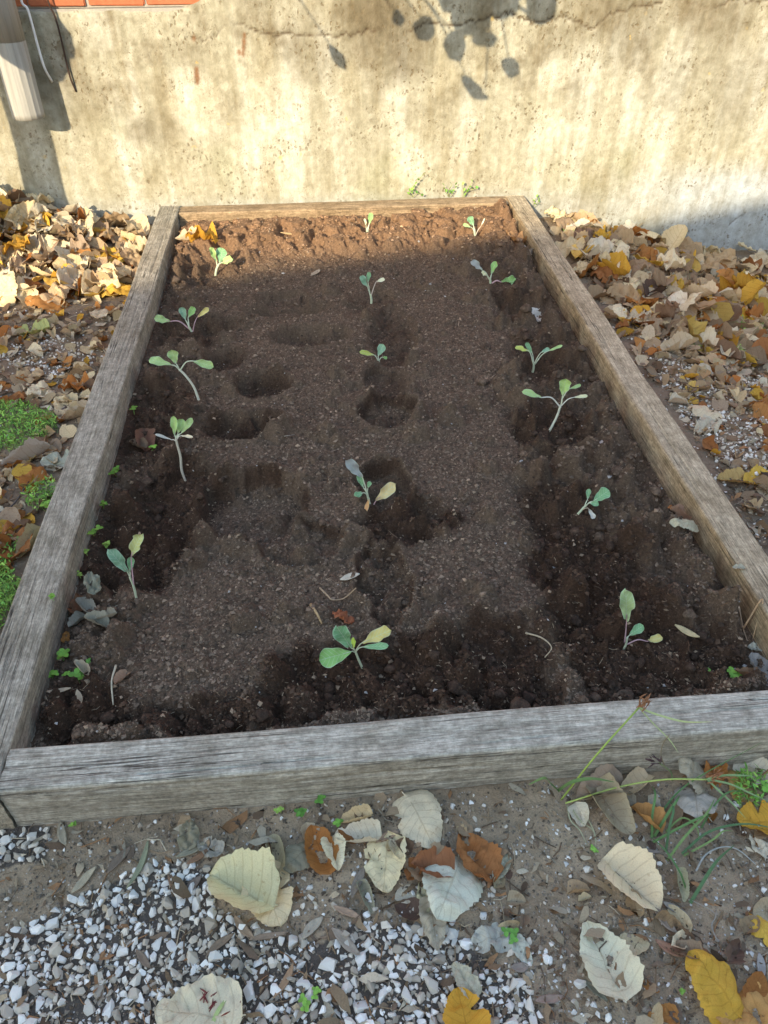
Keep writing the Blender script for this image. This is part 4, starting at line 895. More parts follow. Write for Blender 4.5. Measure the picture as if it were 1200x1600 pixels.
# leaves and scraps that blew into the bed
BL = [(152, 934, 34, (.30, .30, .22), 'crumple', 1, 20, 'shrivelled grey green leaf lying against the inner side of grey timber', (.2, .2), .7, .004),
      (134, 958, 40, (.36, .35, .28), 'roll', 2, 40, 'longest rolled grey leaf of the shrivelled heap in the bed', (.1, .2), .6, .004),
      (148, 980, 34, (.28, .27, .20), 'fold', 3, 70, 'ribbed grey leaf in the shrivelled heap in the bed', (.3, .1), .7, .004),
      (120, 945, 30, (.24, .13, .07), 'crumple', 4, 0, 'small brown leaf in the shrivelled heap in the bed', (.2, 0), .8, .002),
      (104, 994, 16, RUST[2], 'crumple', 5, 0, 'tiny orange leaf scrap beside shrivelled heap in the bed', (.2, 0), .8, 0),
      (160, 962, 28, (.38, .34, .25), 'roll', 6, 110, 'pale curled leaf at the soil side of the shrivelled heap', (.2, .1), .5, .004),
      (122, 982, 30, (.33, .31, .24), 'fold', 7, 150, 'folded grey leaf touching the timber in the shrivelled heap', (.3, .2), .7, .004),
      (298, 336, 34, (.52, .54, .55), 'fold', 6, 200, 'pale bluish leaf stuck in the far corner of the bed', (.7, .2), .6, .006),
      (318, 352, 40, (.24, .15, .08), 'roll', 7, 60, 'dark brown curled leaf in the far corner of the bed', (.2, .2), .6, .004),
      (310, 378, 40, GOLD[2], 'crumple', 8, 90, 'orange leaf lying in the far corner of the bed', (.1, .1), .8, .002),
      (296, 362, 34, (.18, .11, .07), 'crumple', 9, 30, 'dark crumpled leaf behind the orange corner leaf', (.3, .1), .8, .002),
      (292, 382, 34, PALE[2], 'roll', 1, 100, 'cream rolled leaf below the orange corner leaf', (.1, 0), .5, 0),
      (826, 499, 34, (.60, .58, .52), 'crumple', 2, 20, 'crumpled whitish leaf standing on the soil near tan timber', (.3, .2), .9, .002),
      (832, 400, 30, (.58, .57, .54), 'fold', 3, 140, 'white leaf scrap at the tan timber near the wall', (.4, .2), .7, .002),
      (804, 373, 34, (.46, .27, .13), 'crumple', 4, 60, 'orange brown ragged leaf on soil near the wall corner', (.2, .1), .9, .002),
      (1062, 824, 40, (.58, .53, .36), 'cup', 5, 90, 'cream leaf lying on soil beside the tan timber', (.1, .1), .7, .003),
      (1058, 806, 36, (.38, .24, .16), 'fold', 6, 50, 'pinkish brown leaf leaning on the inner face of tan timber', (.4, .4), .7, .004),
      (1056, 786, 22, RUST[1], 'cup', 7, 90, 'small rust leaf scrap on the inner face of tan timber', (.2, .2), .8, .004),
      (1182, 1050, 52, (.26, .25, .23), 'cup', 8, 20, 'grey leaf in the near corner of the bed beside sprouts', (.4, .2), .8, .006),
      (1160, 1068, 40, (.34, .20, .11), 'fold', 9, 60, 'brown leaf in the near corner of the bed behind the timber', (.3, .2), .6, .006),
      (227, 688, 38, (.22, .12, .08), 'fold', 1, 10, 'dark reddish leaf on soil beside the grey timber', (.3, .2), .8, .003),
      (215, 702, 30, (.20, .15, .10), 'roll', 2, 50, 'brown leaf below the dark reddish leaf on soil', (.1, .1), .7, 0),
      (532, 970, 30, (.36, .13, .06), 'crumple', 3, 70, 'red brown shrivelled leaf behind the largest seedling', (.3, .2), .9, .002),
      (190, 1066, 26, (.38, .25, .16), 'fold', 4, 150, 'small pinkish brown leaf beside an upright straw', (.3, .2), .8, .003),
      (270, 340, 0, TAN[0], 'flat', 5, 0, '', (0, 0), 1, 0),
      (132, 1058, 34, (.40, .36, .26), 'roll', 5, 40, 'grey rolled leaf under the green sprout in the bed', (.1, .1), .5, .004),
      (818, 318, 26, GOLD[2], 'cup', 6, 80, 'orange leaf on the end of the tan timber by the wall', (.1, 0), .8, .008),
      (716, 299, 34, (.50, .40, .27), 'fold', 7, 170, 'tan leaf standing between weeds at the foot of the wall', (1.0, .1), .7, .004),
      (748, 317, 28, (.22, .10, .05), 'crumple', 8, 80, 'dark brown leaf lump on the timber along the wall', (.1, 0), .7, 0),
      (785, 318, 30, (.46, .35, .22), 'crumple', 9, 80, 'dry tan leaf on the timber along the wall', (.1, 0), .7, 0),
      (1136, 925, 16, (.5, .46, .34), 'flat', 1, 80, 'tiny pale leaf scrap on soil near the tan timber', (0, 0), .7, 0),
      (1182, 1012, 22, (.44, .44, .36), 'crumple', 2, 80, 'small grey white scrap at the foot of the tan timber', (0, 0), .8, 0),
      (682, 376, 0, TAN[0], 'flat', 1, 0, '', (0, 0), 1, 0), (840, 1122, 14, GOLD[1], 'cup', 3, 80, 'tiny yellow leaf bit on the front timber', (0, 0), .8, 0)]
for a in BL:
    if a[2]: pxleaf(a[0], a[1], a[2], a[3], a[4], a[5], a[6], a[7], a[8], a[9], a[10], stalk=a[2] > 30)

# ------------------------------------------------------------------ leaf drifts
DR_L = [(-120, 305), (-25, 300), (40, 305), (110, 312), (170, 330), (236, 350), (222, 405), (205, 450), (120, 470), (-120, 490)]
DR_R = [(852, 336), (905, 342), (1000, 350), (1080, 358), (1225, 362), (1330, 368), (1330, 540), (1225, 535), (1130, 545), (1010, 520), (950, 480), (900, 420)]
names = {'cream': PALE, 'tan': TAN, 'golden': GOLD, 'rust': RUST, 'dark brown': BROWN, 'yellow green': LGREEN}
def pick(right):
    r = random.random(); tb = [('cream', .46), ('tan', .25), ('golden', .13), ('rust', .09), ('dark brown', .05), ('yellow green', .02)]
    if right: tb = [('cream', .44), ('tan', .28), ('golden', .10), ('rust', .12), ('dark brown', .04), ('yellow green', .02)]
    for k, w in tb:
        if r < w: return k
        r -= w
    return 'tan'
STY = {'flat': 'flattish', 'cup': 'cupped', 'fold': 'folded', 'roll': 'rolled', 'crumple': 'crumpled'}
def drift(poly, n, right):
    xs = [p[0] for p in poly]; ys = [p[1] for p in poly]; placed = []; tries = 0
    while len(placed) < n and tries < 60000:
        tries += 1; px = random.uniform(min(xs), max(xs)); py = random.uniform(min(ys), max(ys))
        if not inpoly(np.array([px]), np.array([py]), poly)[0]: continue
        md = 15 if tries < 30000 else 11
        if any((px - a) ** 2 + ((py - b) * 1.4) ** 2 < md * md for a, b in placed): continue
        p = on_surf(px, py)
        if XL0 - .05 < p[0] < XR1 + .05 or p[1] > YW - .05: continue
        placed.append((px, py)); cn_ = pick(right); st = random.choice(['cup', 'flat', 'flat', 'fold', 'roll', 'crumple', 'crumple', 'crumple'])
        h = float(heap(p[0], p[1]))
        side_ = 'on the gravel side of the bed' if right else 'under the downpipe'
        lab = f'{STY[st]} {cn_} fallen leaf in the drift {side_}'
        c = random.choice(names[cn_]); k = random.uniform(.8, 1.15)
        put_leaf((p[0], p[1], p[2] + h * .2 * random.random()), random.uniform(.09, .148), tuple(min(.8, q * k) for q in c), st, random.randint(1, 9), random.uniform(0, 6.28),
                 (random.gauss(.12, .38), random.gauss(0, .35)), lab, f'{cn_} {STY[st]} leaves in the drift {side_}', True, random.uniform(.7, 1.0), .004 + .016 * random.random())
drift(DR_L, 92, False); drift(DR_R, 124, True)
# the rest of the litter, merged
def leaf_mass(name, P, S, C, seed, tilt=.35):
    protos = []
    for st in ('cup', 'fold', 'crumple', 'flat', 'flat'):
        for k in (1, 2, 3):
            rnd = random.Random(seed + k); p = dict(flat=(.06, .04, .12), cup=(.6, .15, .2), fold=(.15, .9, .2), roll=(1.5, .1, .25), crumple=(.5, .4, .7))[st]
            protos.append(curled(9, 7, rnd, p[0], p[1], p[2], seed + k * 5))
    Vs, Fs, Cs, Us, off = [], [], [], [], 0; f = grid_faces(7, 9)
    for p, s, c in zip(P, S, C):
        v, uv = random.choice(protos); R_ = np.array(Euler((random.gauss(.05, tilt), random.gauss(0, tilt), random.uniform(0, 6.28))).to_matrix())
        w = (v * np.array([s * random.uniform(.6, 1), s, s])) @ R_.T; w[:, 2] -= np.percentile(w[:, 2], 15 if s > .06 else 4)
        Vs.append(w + p); Fs.append(f + off); off += len(v); Cs.append(np.tile(c, (len(v), 1))); Us.append(uv)
    return tag(link(name, mesh_np(name, np.vstack(Vs), np.vstack(Fs), np.vstack(Cs), True, [M['leafs']], np.vstack(Us))), kind='stuff')
ALLC = [PALE] * 6 + [TAN] * 6 + [GOLD] * 2 + [RUST] * 2 + [BROWN]
def mass(polys, n, s0, s1, seed, tilt):
    P = scatter(polys, n); P = P[~((P[:, 0] > XL0 - .035) & (P[:, 0] < XR1 + .035) & (P[:, 1] > YF0 - .03))]; P = P[P[:, 1] < YW - .035]
    P[:, 2] += RNG.uniform(0, .2, len(P)) * heap(P[:, 0], P[:, 1])
    return leaf_mass('leaf_litter', P, RNG.uniform(s0, s1, len(P)), [np.array(random.choice(random.choice(ALLC))) * random.uniform(.6, 1.05) for _ in P], seed, tilt)
o = mass([DR_L, DR_R], [500, 720], .065, .115, 3, .32); o['label'] = 'deep layer of mixed dry leaves banked against the wall'; o['category'] = 'leaf litter'
SP_L = [(-200, 480), (-25, 470), (205, 450), (165, 600), (110, 680), (60, 700), (60, 640), (-200, 620)]; SP_L2 = [(-25, 720), (100, 690), (60, 800), (-25, 960)]; SP_R = [(940, 490), (1225, 540), (1450, 560), (1450, 650), (1225, 640), (1060, 640)]; SP_R2 = [(1060, 640), (1225, 640), (1225, 880)]
o = mass([SP_L, SP_L2, SP_R, SP_R2], [760, 220, 640, 80], .022, .06, 9, .3); o['label'] = 'thin scatter of broken dry leaves on the ground beside the bed'; o['category'] = 'leaf litter'

_a = ALLC; ALLC = [PALE] * 3 + [TAN] * 3 + [BROWN] * 2 + [RUST]
o = mass([[(270, 1290), (800, 1275), (840, 1450), (560, 1440), (340, 1400)], [(880, 1230), (1400, 1170), (1400, 1640), (930, 1640)]], [46, 60], .018, .05, 12, .3); o['label'] = 'small torn leaf scraps strewn on the dirt below the front timber'; o['category'] = 'leaf litter'
# ------------------------------------------------------------------ dry strips, twigs and straws
def strip(px, py, lpx, wpx, ang, col, label, curl=.25):
    p = on_surf(px, py); m = pxsize(p); L = lpx * m; Wd = wpx * m; n_ = 11; V = []
    ph = random.uniform(0, 6)
    for t in np.linspace(-1, 1, n_):
        w = Wd * .5 * max(.12, (1 - abs(t) ** 2.4)); y = math.sin(t * 1.6 + ph) * L * .06; z = curl * L * .25 * t * t + .002
        for u in (-1, -.5, 0, .5, 1): V.append((t * L / 2, y + u * w, z + abs(u) * w * .45 + .0015))
    k = len(V); V += [(a, b, c - .0022) for a, b, c in V]
    fs = []
    for j in range(n_ - 1):
        for i in range(4):
            a = j * 5 + i; fs.append((a, a + 5, a + 6, a + 1)); fs.append((k + a, k + a + 1, k + a + 6, k + a + 5))
    bd = [j * 5 for j in range(n_)] + [(n_ - 1) * 5 + i for i in range(1, 5)] + [j * 5 + 4 for j in range(n_ - 2, -1, -1)] + [3, 2, 1]
    for a, b in zip(bd, bd[1:] + bd[:1]): fs.append((b, a, k + a, k + b))
    o = link('dry_strip', mesh_py('dry_strip', V, fs, [M['chip']]), None, tuple(p + np.array([0, 0, .001]))); o.rotation_euler = (0, random.gauss(0, .06), rad(ang)); o.color = (*col, 1)
    return tag(o, label, 'plant debris')
for a in [(100, 1305, 46, 13, -60, (.34, .29, .20), 'tan dry pod strip beside white stones under the front timber'), (133, 1377, 48, 13, 40, (.36, .30, .20), 'tan dry strip lying on bare dirt'),
          (188, 1346, 50, 14, 60, (.18, .135, .095), 'dark dry strip on bare dirt beside green strip'), (217, 1352, 84, 9, 75, (.25, .25, .15), 'long thin greenish dry strip at the gravel edge'),
          (275, 1384, 54, 10, -62, (.27, .16, .09), 'slim brown dry strip beside the large olive leaf'), (302, 1388, 42, 14, 50, (.17, .13, .10), 'dark grey dry strip under the slim brown one'),
          (300, 1330, 50, 12, 35, (.27, .24, .16), 'olive dry strip below curled leaves'), (310, 1340, 40, 10, 40, (.24, .14, .08), 'brown dry strip below the olive one'),
          (542, 1427, 48, 11, -35, (.34, .23, .15), 'brown dry strip lying across dirt and gravel'), (489, 1452, 44, 16, 48, (.36, .31, .23), 'broad tan dry strip above the gravel'),
          (540, 1473, 58, 17, -38, (.30, .25, .19), 'broad split dry strip on the gravel'), (444, 1533, 56, 11, 60, (.33, .21, .12), 'orange brown dry strip on white gravel'),
          (560, 1380, 54, 14, 72, (.23, .19, .145), 'grey dry strip beside leaf with rot spots'), (1038, 1440, 46, 15, -55, (.26, .20, .15), 'brown dry pod touching the cream leaf with a hole'),
          (1055, 1425, 46, 12, -45, (.25, .22, .18), 'grey tan dry pod behind the brown one'), (1048, 1484, 50, 15, -40, (.29, .16, .10), 'purplish brown dry strip above the golden leaf'),
          (857, 1562, 46, 13, 10, (.28, .20, .15), 'brown dry strip among stones below the mottled leaf'), (1187, 1512, 40, 13, 80, (.30, .28, .25), 'grey dry strip beside the dull orange leaf'),
          (930, 1550, 42, 12, -58, (.16, .16, .12), 'dark olive strip below the mottled cream leaf'), (812, 1512, 30, 14, 0, (.25, .20, .16), 'small oval brown pod on stones'),
          (382, 1450, 50, 13, -50, (.28, .20, .13), 'brown strip below the cream serrated leaf'), (345, 1478, 50, 12, 40, (.21, .155, .105), 'dark strip on white gravel below the olive leaf'),
          (420, 1465, 60, 9, 12, (.26, .19, .13), 'slim dry strip under the two overlapping leaves'), (606, 1310, 42, 12, 25, (.33, .23, .15), 'reddish tan strip beside the large cream leaf'),
          (225, 1500, 40, 12, -40, (.20, .15, .105), 'dark bent strip in the middle of the gravel'), (1010, 1330, 40, 8, -20, (.24, .19, .15), 'thin brown strip under the grass'),
          (1072, 990, 40, 12, -40, (.46, .37, .20), 'yellow tan winged seed lying on the soil'), (493, 428, 26, 8, 62, (.34, .28, .20), 'pale curved strip standing out of the soil'),
          (455, 368, 34, 6, -12, (.50, .36, .18), 'orange straw strip on the sunlit soil'), (547, 905, 32, 12, 8, (.48, .43, .33), 'pale flat scrap on the soil in front of the middle seedling'),
          (941, 700, 30, 10, 72, (.42, .34, .28), 'pinkish pale strip standing on soil beside the tan timber'), (95, 1085, 40, 8, -8, (.36, .29, .20), 'grey stalk scrap on soil beside the timber corner'),
          (127, 1098, 30, 9, -75, (.34, .27, .18), 'grey strip hanging down in the bed corner'), (180, 955, 36, 8, 50, (.36, .32, .22), 'pale curled strip beside the shrivelled heap')]:
    strip(*a)
def twig(pts, r, col, label, z=.004):
    P = []
    for x, y in pts: p = on_surf(x, y); p[2] += z; P.append(p)
    o = tube('twig', spline(P, 6), np.linspace(r, r * .5, len(spline(P, 6))), M['chip'], None, 6); o.color = (*col, 1); return tag(o, label, 'twig')
twig([(500, 923), (512, 935), (520, 942), (538, 939), (557, 933)], .0026, (.36, .26, .16), 'forked brown twig on soil behind the largest seedling', .008)
twig([(486, 950), (495, 962), (503, 975)], .0042, (.42, .29, .15), 'short orange brown twig beside the forked twig', .006)
twig([(183, 1045), (176, 1070), (179, 1107)], .003, (.48, .42, .30), 'upright pale straw in the soil near the corner', .012)
twig([(820, 995), (845, 1003), (860, 1020), (850, 1033)], .0026, (.42, .34, .22), 'pale curled root hanging over the dug hole', .012)
twig([(1148, 962), (1160, 985), (1168, 1002)], .002, (.30, .22, .15), 'thin brown twig by the tan timber', .006)
twig([(1160, 985), (1175, 972), (1192, 965)], .0026, (.42, .28, .16), 'orange twig crossing the thin brown one', .008)
twig([(612, 688), (628, 684), (640, 676)], .0016, (.44, .38, .28), 'short pale straw in the middle of the soil', .004)
twig([(425, 684), (445, 683), (460, 680)], .0016, (.36, .32, .25), 'thin grey straw beside the deep hollow', .004)
twig([(105, 640), (85, 655), (70, 672)], .004, (.12, .10, .09), 'dark twig between weed patch and grey timber', .012)
twig([(0, 812), (25, 795), (48, 760)], .004, (.10, .085, .075), 'thin dark twig below the pale ribbed leaf', .02)
twig([(720, 505), (718, 500), (716, 512)], .002, (.46, .33, .22), 'tiny straw standing on soil', .004)

# ------------------------------------------------------------------ cabbage seedlings
G = dict(teal=(.15, .31, .19), blueteal=(.18, .33, .26), green=(.19, .36, .14), green2=(.28, .42, .21), lt=(.30, .45, .19), yg=(.36, .43, .12), purple=(.28, .31, .36), grey=(.44, .46, .50),
         olive=(.36, .41, .20), pale=(.52, .56, .44), cream=(.62, .60, .48), pink=(.60, .49, .41), ypink=(.46, .42, .26), orange=(.62, .36, .18), ylw=(.46, .44, .20), lime=(.34, .50, .08), gpur=(.26, .37, .22))
def seedling(stem, leaves, label, stemcol=(.46, .52, .36)):
    b = on_soil(*stem[0]); b[2] -= .008; Y0 = b[1]; m = pxsize(b)
    root = thing('cabbage_seedling', tuple(b), label, 'seedling', 'cabbage seedlings planted in the bed')
    def at(px, py, dy=0.0): return ony(px, py, Y0 + dy) - b
    sp = [np.zeros(3)] + [at(x, y) for x, y in stem[1:]]
    if len(sp) == 2: sp.insert(1, (sp[0] + sp[1]) / 2 + np.array([.002, 0, 0]))
    Q = spline(sp, 6); r0 = max(.0024, 2.0 * m); o = tube('stem', Q, np.linspace(r0, r0 * .85, len(Q)), M['stem'], root, 8); o.color = (*stemcol, 1)
    for i, L in enumerate(leaves):
        att, bb, tip, w, cn_, dy = L[:6]; pet = L[6] if len(L) > 6 else None
        A = at(*att); B = at(*bb, dy * .35); T = at(*tip, dy)
        lv = bpy.data.objects.new('leaf', None)
        gz = lambda p: soil_h(p[0] + b[0], p[1] + b[1]) - b[2]
        if T[2] < gz(T) + .006: T[2] = gz(T) + .006
        if B[2] < gz(B) + .004: B[2] = gz(B) + .004
        ax = T - B; Ln = np.linalg.norm(ax); ax /= Ln
        P = (B + T) / 2 + b; view = CAM - P; view /= np.linalg.norm(view); view = view * .8 + np.array([0, 0, .35]) + RNG.normal(0, .12, 3)
        X = np.cross(ax, view); X /= np.linalg.norm(X); N = np.cross(X, ax)
        rnd = random.Random(i * 13 + int(stem[0][0])); rows, cols = 21, 9
        S, Tt, gx_, gy_ = leaf_grid(rows, cols, 'brassica', rnd); wd = w * m * 1.02
        cup = rnd.uniform(.18, .45); bend = rnd.uniform(-.22, .12)
        Zl = cup * wd * (np.abs(Tt) ** 1.6) * .5 * (2 * np.abs(gx_)) + bend * Ln * (S ** 2) + .05 * wd * fbm(gx_ * 5, gy_ * 5, i + int(stem[0][0]), 2) - .03 * wd * np.exp(-(Tt / .15) ** 2) +   .11 * wd * np.abs(Tt) ** 2 * np.sin(S * 12 + i * 2 + Tt)
        V = B + (gx_ * wd)[..., None] * X + (gy_ * Ln)[..., None] * ax + Zl[..., None] * N
        V = V.reshape(-1, 3); lw = np.array([soil_h(q[0] + b[0], q[1] + b[1]) - b[2] + .009 for q in V]); V[:, 2] = np.maximum(V[:, 2], lw)
        # thin solid blade
        k = len(V); nn_ = np.tile(N, (k, 1)) * .0007; f = grid_faces(cols, rows)
        uv = np.stack([Tt, S], -1).reshape(-1, 2)
        me = mesh_np('leaf', np.vstack([V, V - nn_]), np.vstack([f, (f + k)[:, ::-1]]), None, True, [M['fresh']], np.vstack([uv, uv]))
        bl = link('leaf', me, root); kk = rnd.uniform(.9, 1.1); bl.color = (*[min(.8, c * kk * q_) for c, q_ in zip(G[cn_], (1.5, 1.4, 1.15))], 1)
        # stalk of the leaf runs on as midrib
        sg = (A + B) / 2 + np.array([0, 0, .25 * abs(B[0] - A[0])]) * (1 if B[2] - A[2] > .004 else .2)
        pts = [A, sg, B, B + ax * Ln * .25] if np.linalg.norm(A - B) > 3 * m else [A, B, B + ax * Ln * .25]
        Q2 = spline(pts, 6); Q2[:, 2] = np.maximum(Q2[:, 2], [gz(q) + .004 if np.hypot(q[0], q[1]) > .02 else -1 for q in Q2]); r1 = max(.0016, 1.3 * m) * (1.0 if w > 10 else .75)
        pcol = pet or ((.50, .55, .40) if cn_ not in ('cream', 'pink', 'grey') else (.60, .58, .50))
        pt = tube('leaf_stalk', Q2, np.linspace(r1, r1 * .35, len(Q2)), M['stem'], bl, 6); pt.color = (*pcol, 1)
    return root
PK = (.48, .32, .34)
seedling([(336, 430), (338, 422), (341, 414)], [((340, 416), (338, 409), (328, 386), 12, 'lt', .0), ((340, 416), (343, 411), (348, 387), 22, 'teal', .03), ((341, 416), (345, 411), (363, 404), 17, 'lt', -.03)], 'seedling with three upright leaves near the leaf filled far corner')
seedling([(304, 526), (300, 519), (295, 510)], [((297, 515), (266, 502), (241, 497), 16, 'green2', -.02, PK), ((295, 510), (290, 500), (283, 480), 14, 'blueteal', .02), ((295, 509), (294, 496), (304, 480), 14, 'green', .03), ((301, 519), (308, 496), (327, 481), 10, 'ylw', 0, PK)], 'seedling with four spread leaves on pinkish stalks beside the grey timber')
seedling([(311, 625), (303, 605), (290, 587), (280, 577)], [((281, 578), (267, 570), (234, 560), 18, 'green2', -.01), ((279, 575), (275, 568), (268, 546), 21, 'green2', .02), ((282, 578), (301, 564), (333, 572), 17, 'green2', -.03)], 'leggy seedling with long bent pale stem and three wide leaves', (.55, .57, .46))
seedling([(290, 751), (284, 735), (282, 714), (277, 695), (275, 685)], [((276, 690), (268, 687), (243, 678), 6, 'grey', -.01), ((275, 685), (273, 679), (271, 652), 14, 'lt', .01), ((276, 684), (278, 677), (284, 655), 17, 'lt', .03), ((277, 684), (283, 677), (299, 655), 13, 'green2', 0), ((277, 686), (283, 681), (299, 681), 7, 'pink', -.03)], 'tall leggy seedling with tuft of bright leaves on a bare crooked stem', (.50, .47, .38))
seedling([(213, 935), (209, 917), (203, 902)], [((205, 905), (199, 894), (177, 864), 24, 'blueteal', -.02), ((204, 903), (203, 893), (205, 870), 14, 'teal', .02), ((209, 917), (205, 870), (216, 838), 24, 'olive', 0, (.52, .34, .38))], 'seedling with teal leaves and one olive leaf on a pink stalk')
seedling([(572, 368), (575, 356)], [((575, 357), (577, 350), (580, 333), 11, 'green', .01), ((573, 364), (572, 353), (570, 342), 5, 'pale', -.01)], 'small upright sunlit seedling in front of the timber along the wall')
seedling([(742, 369), (741, 358)], [((741, 360), (740, 353), (733, 338), 13, 'teal', .02), ((741, 362), (736, 355), (724, 350), 7, 'green2', -.01), ((743, 368), (751, 354), (758, 341), 3, 'cream', 0, (.5, .42, .32))], 'sunlit seedling with a bare dry stalk near the wall corner')
seedling([(580, 474), (579, 460)], [((579, 463), (574, 448), (563, 431), 14, 'blueteal', -.01), ((578, 458), (575, 441), (577, 425), 9, 'teal', .03), ((580, 462), (588, 440), (601, 436), 8, 'cream', 0, (.50, .42, .36))], 'thin seedling with a whitish withered leaf tip')
seedling([(766, 443), (765, 434)], [((764, 436), (753, 422), (738, 408), 15, 'purple', -.01), ((766, 436), (768, 428), (774, 408), 13, 'green', .02), ((765, 438), (761, 430), (752, 426), 9, 'pale', -.02), ((767, 444), (783, 444), (804, 456), 21, 'green', -.01, PK)], 'seedling with one round leaf lying on the soil')
seedling([(592, 578), (590, 562)], [((590, 562), (585, 555), (564, 549), 10, 'yg', -.02), ((591, 563), (591, 556), (599, 538), 17, 'blueteal', .02), ((592, 564), (597, 558), (605, 560), 7, 'green', 0)], 'seedling with one yellow green and one bluish leaf')
seedling([(832, 581), (834, 567)], [((833, 568), (827, 549), (806, 542), 11, 'yg', -.01), ((834, 567), (832, 553), (822, 535), 9, 'teal', .03), ((835, 568), (845, 551), (859, 544), 9, 'blueteal', .01), ((836, 569), (855, 549), (879, 540), 6, 'green2', 0)], 'narrow leaved seedling with fan of stalks near the tan timber')
seedling([(858, 672), (870, 651), (876, 633)], [((876, 637), (845, 621), (820, 610), 14, 'green2', -.01, (.58, .60, .52)), ((877, 632), (879, 618), (884, 591), 23, 'lt', .02), ((879, 622), (889, 608), (907, 602), 7, 'green2', .02), ((877, 634), (896, 621), (918, 618), 7, 'pale', -.02, (.58, .60, .52))], 'tall pale stemmed seedling with leaves spread like a cross', (.55, .57, .46))
seedling([(898, 812), (905, 801), (913, 792)], [((914, 792), (927, 783), (952, 766), 24, 'teal', .01), ((913, 792), (918, 780), (921, 764), 10, 'teal', .03), ((915, 791), (921, 786), (935, 787), 12, 'teal', -.02), ((908, 798), (919, 794), (929, 811), 10, 'grey', -.03, (.45, .36, .26))], 'bluish seedling leaning over beside the tan timber')
seedling([(582, 800), (577, 785), (573, 768)], [((573, 768), (566, 746), (540, 719), 22, 'purple', .0), ((573, 770), (568, 762), (560, 741), 13, 'teal', .02), ((574, 774), (567, 770), (554, 775), 13, 'teal', -.03), ((574, 768), (575, 762), (578, 753), 9, 'teal', .0), ((581, 796), (588, 782), (614, 759), 24, 'ypink', -.02, PK), ((578, 786), (577, 778), (571, 799), 9, 'orange', -.03)], 'seedling with a purplish leaf, a pinkish leaf and an orange withered one')
seedling([(567, 1042), (560, 1030), (555, 1017)], [((555, 1017), (548, 1012), (525, 977), 33, 'teal', .01), ((554, 1019), (549, 1018), (498, 1032), 38, 'green', -.03), ((556, 1017), (565, 1005), (610, 984), 28, 'ylw', .0), ((556, 1018), (566, 1011), (607, 1009), 14, 'teal', -.03), ((555, 1017), (553, 1013), (551, 1000), 9, 'lime', -.01)], 'largest seedling with broad leaves in front of a shrivelled red leaf')
seedling([(976, 1010), (980, 996)], [((976, 1004), (979, 970), (980, 929), 29, 'gpur', .0, PK), ((979, 998), (983, 993), (1005, 977), 19, 'teal', .01), ((979, 1007), (1011, 1003), (1034, 995), 18, 'ylw', -.01, PK)], 'seedling with one tall round leaf and a folded yellowing leaf')

# ------------------------------------------------------------------ weeds
def leaflet(L, W_, fold=.25):
    S = np.linspace(0, 1, 5); V = []
    for s in S:
        w = W_ * .5 * math.sin(math.pi * min(1, s * .92 + .06)) ** .7
        V += [(-w, s * L, fold * w), (0, s * L, 0), (w, s * L, fold * w)]
    return np.array(V), [(j * 3 + i, j * 3 + i + 1, j * 3 + i + 4, j * 3 + i + 3) for j in range(4) for i in range(2)]
WG = [(.16, .34, .05), (.20, .38, .06), (.12, .28, .05), (.26, .42, .08)]
def sprout(px, py, size_px, label, n_=3, hgt=1.0, col=None, P=None):
    p = on_surf(px, py) if P is None else P; m = pxsize(p); sz = size_px * m
    root = thing('clover_sprout', tuple(p), label, 'weed', 'small green sprouts')
    c = col or random.choice(WG)
    for j in range(random.choice([2, 3, 3])):
        a = random.uniform(0, 6.28); d = sz * random.uniform(.15, .6) * (j > 0); top = np.array([math.cos(a) * d, math.sin(a) * d, sz * hgt * random.uniform(.45, .9)])
        st = tube('stem', spline([(0, 0, -.003), top * .5 + np.array([0, 0, .1 * sz]), top], 4), max(.0006, .35 * m), M['weed'], root, 5); st.color = (c[0] * 1.2, c[1] * 1.1, c[2] * 1.5, 1)
        for k in range(n_):
            V, f = leaflet(sz * .40, sz * .36); R_ = np.array((Matrix.Rotation(a + k * 2 * math.pi / n_, 3, 'Z') @ Matrix.Rotation(random.gauss(.12, .15), 3, 'X')))
            o = link('leaflet', mesh_py('leaflet', V @ R_.T + top, f, [M['weed']]), root); q = random.uniform(.8, 1.25); o.color = (*[x * q for x in c], 1)
    return root
